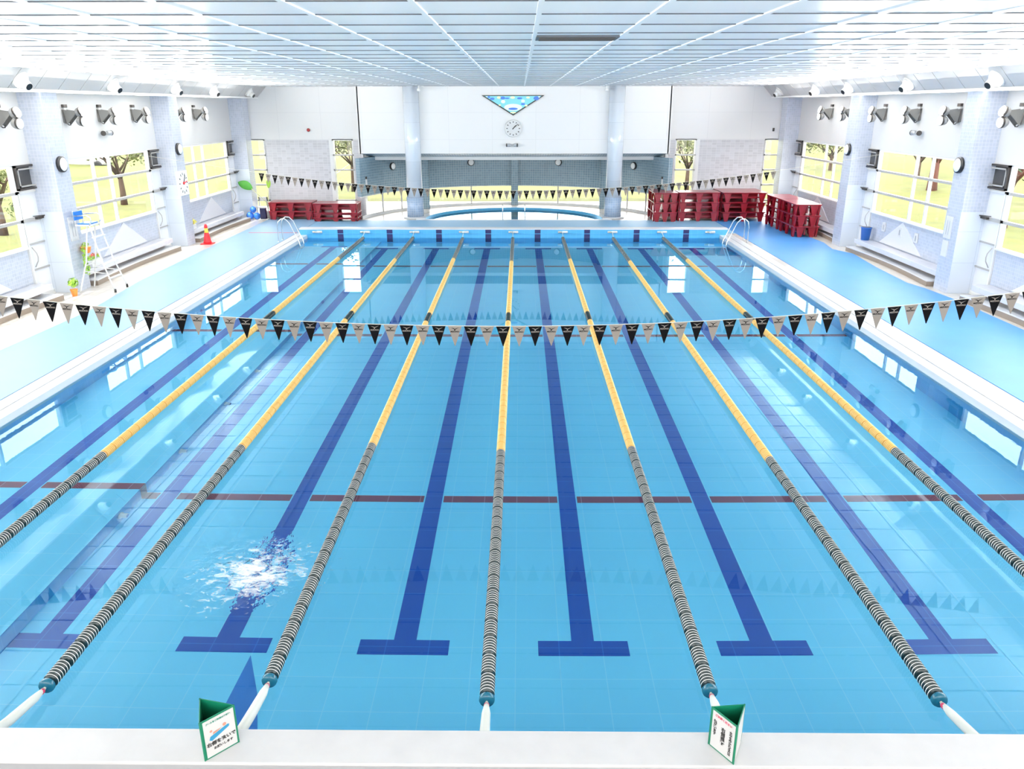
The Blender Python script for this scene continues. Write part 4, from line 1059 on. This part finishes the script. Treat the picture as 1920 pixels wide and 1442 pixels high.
# underwater inlets on the step face
for k, y in enumerate((3.9, 5.9, 7.9, 9.7)):
    t = thing('pool_inlet', (XS, y, -.98), 'white underwater inlet on the step face, ' + ['nearest of four', 'second nearest', 'third nearest', 'farthest of four'][k], 'inlet', 'underwater inlets')
    T = frame_to((0, 0, 0), (1, 0, 0))
    q = MB(); q.lathe([(.07, 0), (.07, .02), (.05, .03), (.045, .1)], 20, 0, T); q.build('spout', 'white_metal', t)
    q = MB(); q.lathe([(.034, .09), (.034, .102)], 20, 0, T); q.build('opening', 'bin', t)

# ------------------------------------------------------------------ garden
b = MB(); n = 24
for sx in (-1, 1):
    for i in range(n):
        for j in range(n):
            def P(a, c):
                x = sx*(12.3+60*a/n); y = -10+90*c/n
                z = -.12+.0022*max(0, abs(x)-15)**2+.002*max(0, y-34)**2*max(0, 1-(abs(x)-12.3)/40)+.12*math.sin(x*.5)*math.sin(y*.37)*min(1, (abs(x)-12.3)/6)
                return (x, y, z)
            vs = [P(i, j), P(i+1, j), P(i+1, j+1), P(i, j+1)]
            b.add(vs if sx > 0 else vs[::-1], [(0, 1, 2, 3)], 0, True)
for k in range(12):
    ya, yb = 30.7+50*k/12, 30.7+50*(k+1)/12; za, zb = [-.13+.002*max(0, v_-34)**2 for v_ in (ya, yb)]
    b.add([(-12.3, ya, za), (12.3, ya, za), (12.3, yb, zb), (-12.3, yb, zb)], [(0, 1, 2, 3)], 0, True)
struct(b.build('ground', 'lawn'), 'sunlit yellow green lawn outside the windows', 'lawn')
def tree(x, y, h, r_, bark, leafm, label, spread=1.0, nl=500, seed=0, lean=0):
    random.seed(seed)
    t = thing('tree', (x, y, -.15), label, 'tree', 'trees on the lawn')
    q = MB(); top = Vector((lean, 0, h*.45))
    q.tube([(0, 0, 0), (lean*.3, .05, h*.2), tuple(top)], [r_*1.3, r_, r_*.75], 9)
    tips = []
    for k in range(6):
        a = 2*PI*k/6+random.uniform(-.4, .4); e = top+Vector((math.cos(a)*spread, math.sin(a)*spread, h*random.uniform(.15, .45)))
        mid = (top+e)/2+Vector((random.uniform(-.2, .2), random.uniform(-.2, .2), .1)); st_ = top*(random.uniform(.75, 1))
        q.tube([st_, mid, e], [r_*.5, r_*.3, r_*.12], 6)
        for m_ in range(2):
            e2 = mid+Vector((random.uniform(-1, 1), random.uniform(-1, 1), random.uniform(.1, .8)))*spread*.6; q.tube([mid, e2], [r_*.25, r_*.08], 5); tips.append(e2)
        tips.append(e)
    q.build('trunk', bark, t)
    q = MB()
    for p in tips: leaves(q, p, spread*.5, 2*nl//len(tips), .19, 0)
    q.build('foliage', leafm, t)
trees = [
    (-20, 25.6, 3.2, .13, 'bark', 'leaf_tree', 'small bare-branched tree outside the near left window', 1.0, 160),
    (-20, 35.6, 4.0, .14, 'bark', 'leaf_tree', 'branching tree on the lawn outside the middle left window', 1.3, 300),
    (-27, 31, 3.6, .12, 'bark', 'leaf_tree', 'slender yellow green tree farther out on the left lawn', 1.6, 500),
    (-23, 46, 4.2, .12, 'bark', 'leaf_tree', 'leafy tree outside the far left window', 1.7, 600),
    (-30, 44, 5, .15, 'bark', 'leaf_tree', 'spreading tree deep in the left garden', 2.2, 700),
    (20, 27.5, 4.0, .2, 'bark_red', 'leaf_dark', 'reddish trunked tree outside the near right window', 1.3, 350),
    (24, 41.5, 4.6, .25, 'bark_red', 'leaf_dark', 'reddish trunk with dark leaves outside the middle right window', 1.2, 420),
    (24, 34.5, 4.2, .15, 'bark', 'leaf_orange', 'orange leaved tree outside the middle right window', 1.7, 700),
    (26, 47.5, 3.8, .12, 'bark', 'leaf_tree', 'light green tree outside the right windows', 1.3, 420),
    (22, 52, 4, .12, 'bark', 'leaf_tree', 'leafy tree outside the far right window', 1.7, 650),
    (33, 46, 5, .15, 'bark', 'leaf_tree', 'spreading tree deep in the right garden', 2.3, 700),
    (-9.5, 42, 4, .12, 'bark', 'leaf_tree', 'pale tree behind the far wall on the left', 1.8, 500),
    (9.8, 41, 4, .12, 'bark', 'leaf_tree', 'pale tree behind the far wall on the right', 1.8, 500)]
for k, a in enumerate(trees): tree(*a, seed=k+3)
random.seed(99)
shr = [(-19, 15.8, .8), (-23, 18.5, .9), (-27, 22.5, 1.0), (-22, 31, .9), (-27, 36, 1.1), (19, 20.5, .7), (27, 23, 1.1), (26, 31.5, 1.1), (29.5, 36, 1.0), (-28, 16, 1.2), (29, 19, 1.2)]
for k, (x, y, r_) in enumerate(shr):
    q = MB(); 
    for m_ in range(6): leaves(q, (random.uniform(-.7, .7)*r_, random.uniform(-.7, .7)*r_, random.uniform(.3, .8)*r_), r_*.5, 60, .16, 0)
    q.tube([(0, 0, -.1), (0, 0, r_*.5)], .04, 6)
    o = q.build('shrub', 'shrub'); o.location = (x, y, -.05)
    tag(o, 'rounded green shrub among those on the %s lawn' % ('left' if x < 0 else 'right'), 'shrub', 'shrubs on the %s lawn' % ('left' if x < 0 else 'right'))
t = thing('parked_car', (-31.5, 53.5, .42), 'white car parked beyond the left lawn', 'car', None, R(15))
q = MB(); P = [(-1.9, .35), (1.9, .35), (1.95, .75), (1.1, .9), (.6, 1.4), (-1.3, 1.42), (-1.85, .95)]
vs = [(x, yy, z) for yy in (-.8, .8) for x, z in P]
q.add(vs, [tuple(range(6, -1, -1)), tuple(range(7, 14))]+[(i, (i+1) % 7, 7+(i+1) % 7, 7+i) for i in range(7)]); q.build('body', 'car', t, bevel=.06)
q = MB()
for yy in (-.815, .805): q.add([(x, yy+d_, z) for d_ in (0, .01) for x, z in ((-1.2, .95), (.85, .93), (.5, 1.33), (-1.15, 1.34))], [(3, 2, 1, 0), (4, 5, 6, 7), (0, 1, 5, 4), (1, 2, 6, 5), (2, 3, 7, 6), (3, 0, 4, 7)])
q.build('side_windows', 'vent_glass', t)
for x in (-1.2, 1.2):
    for yy in (-.78, .78):
        q = MB(); q.lathe([(.2, -.09), (.33, -.09), (.33, .09), (.2, .09)], 20, 0, tr(x, yy, .33) @ rx(PI/2)); q.build('wheel', 'black', t)
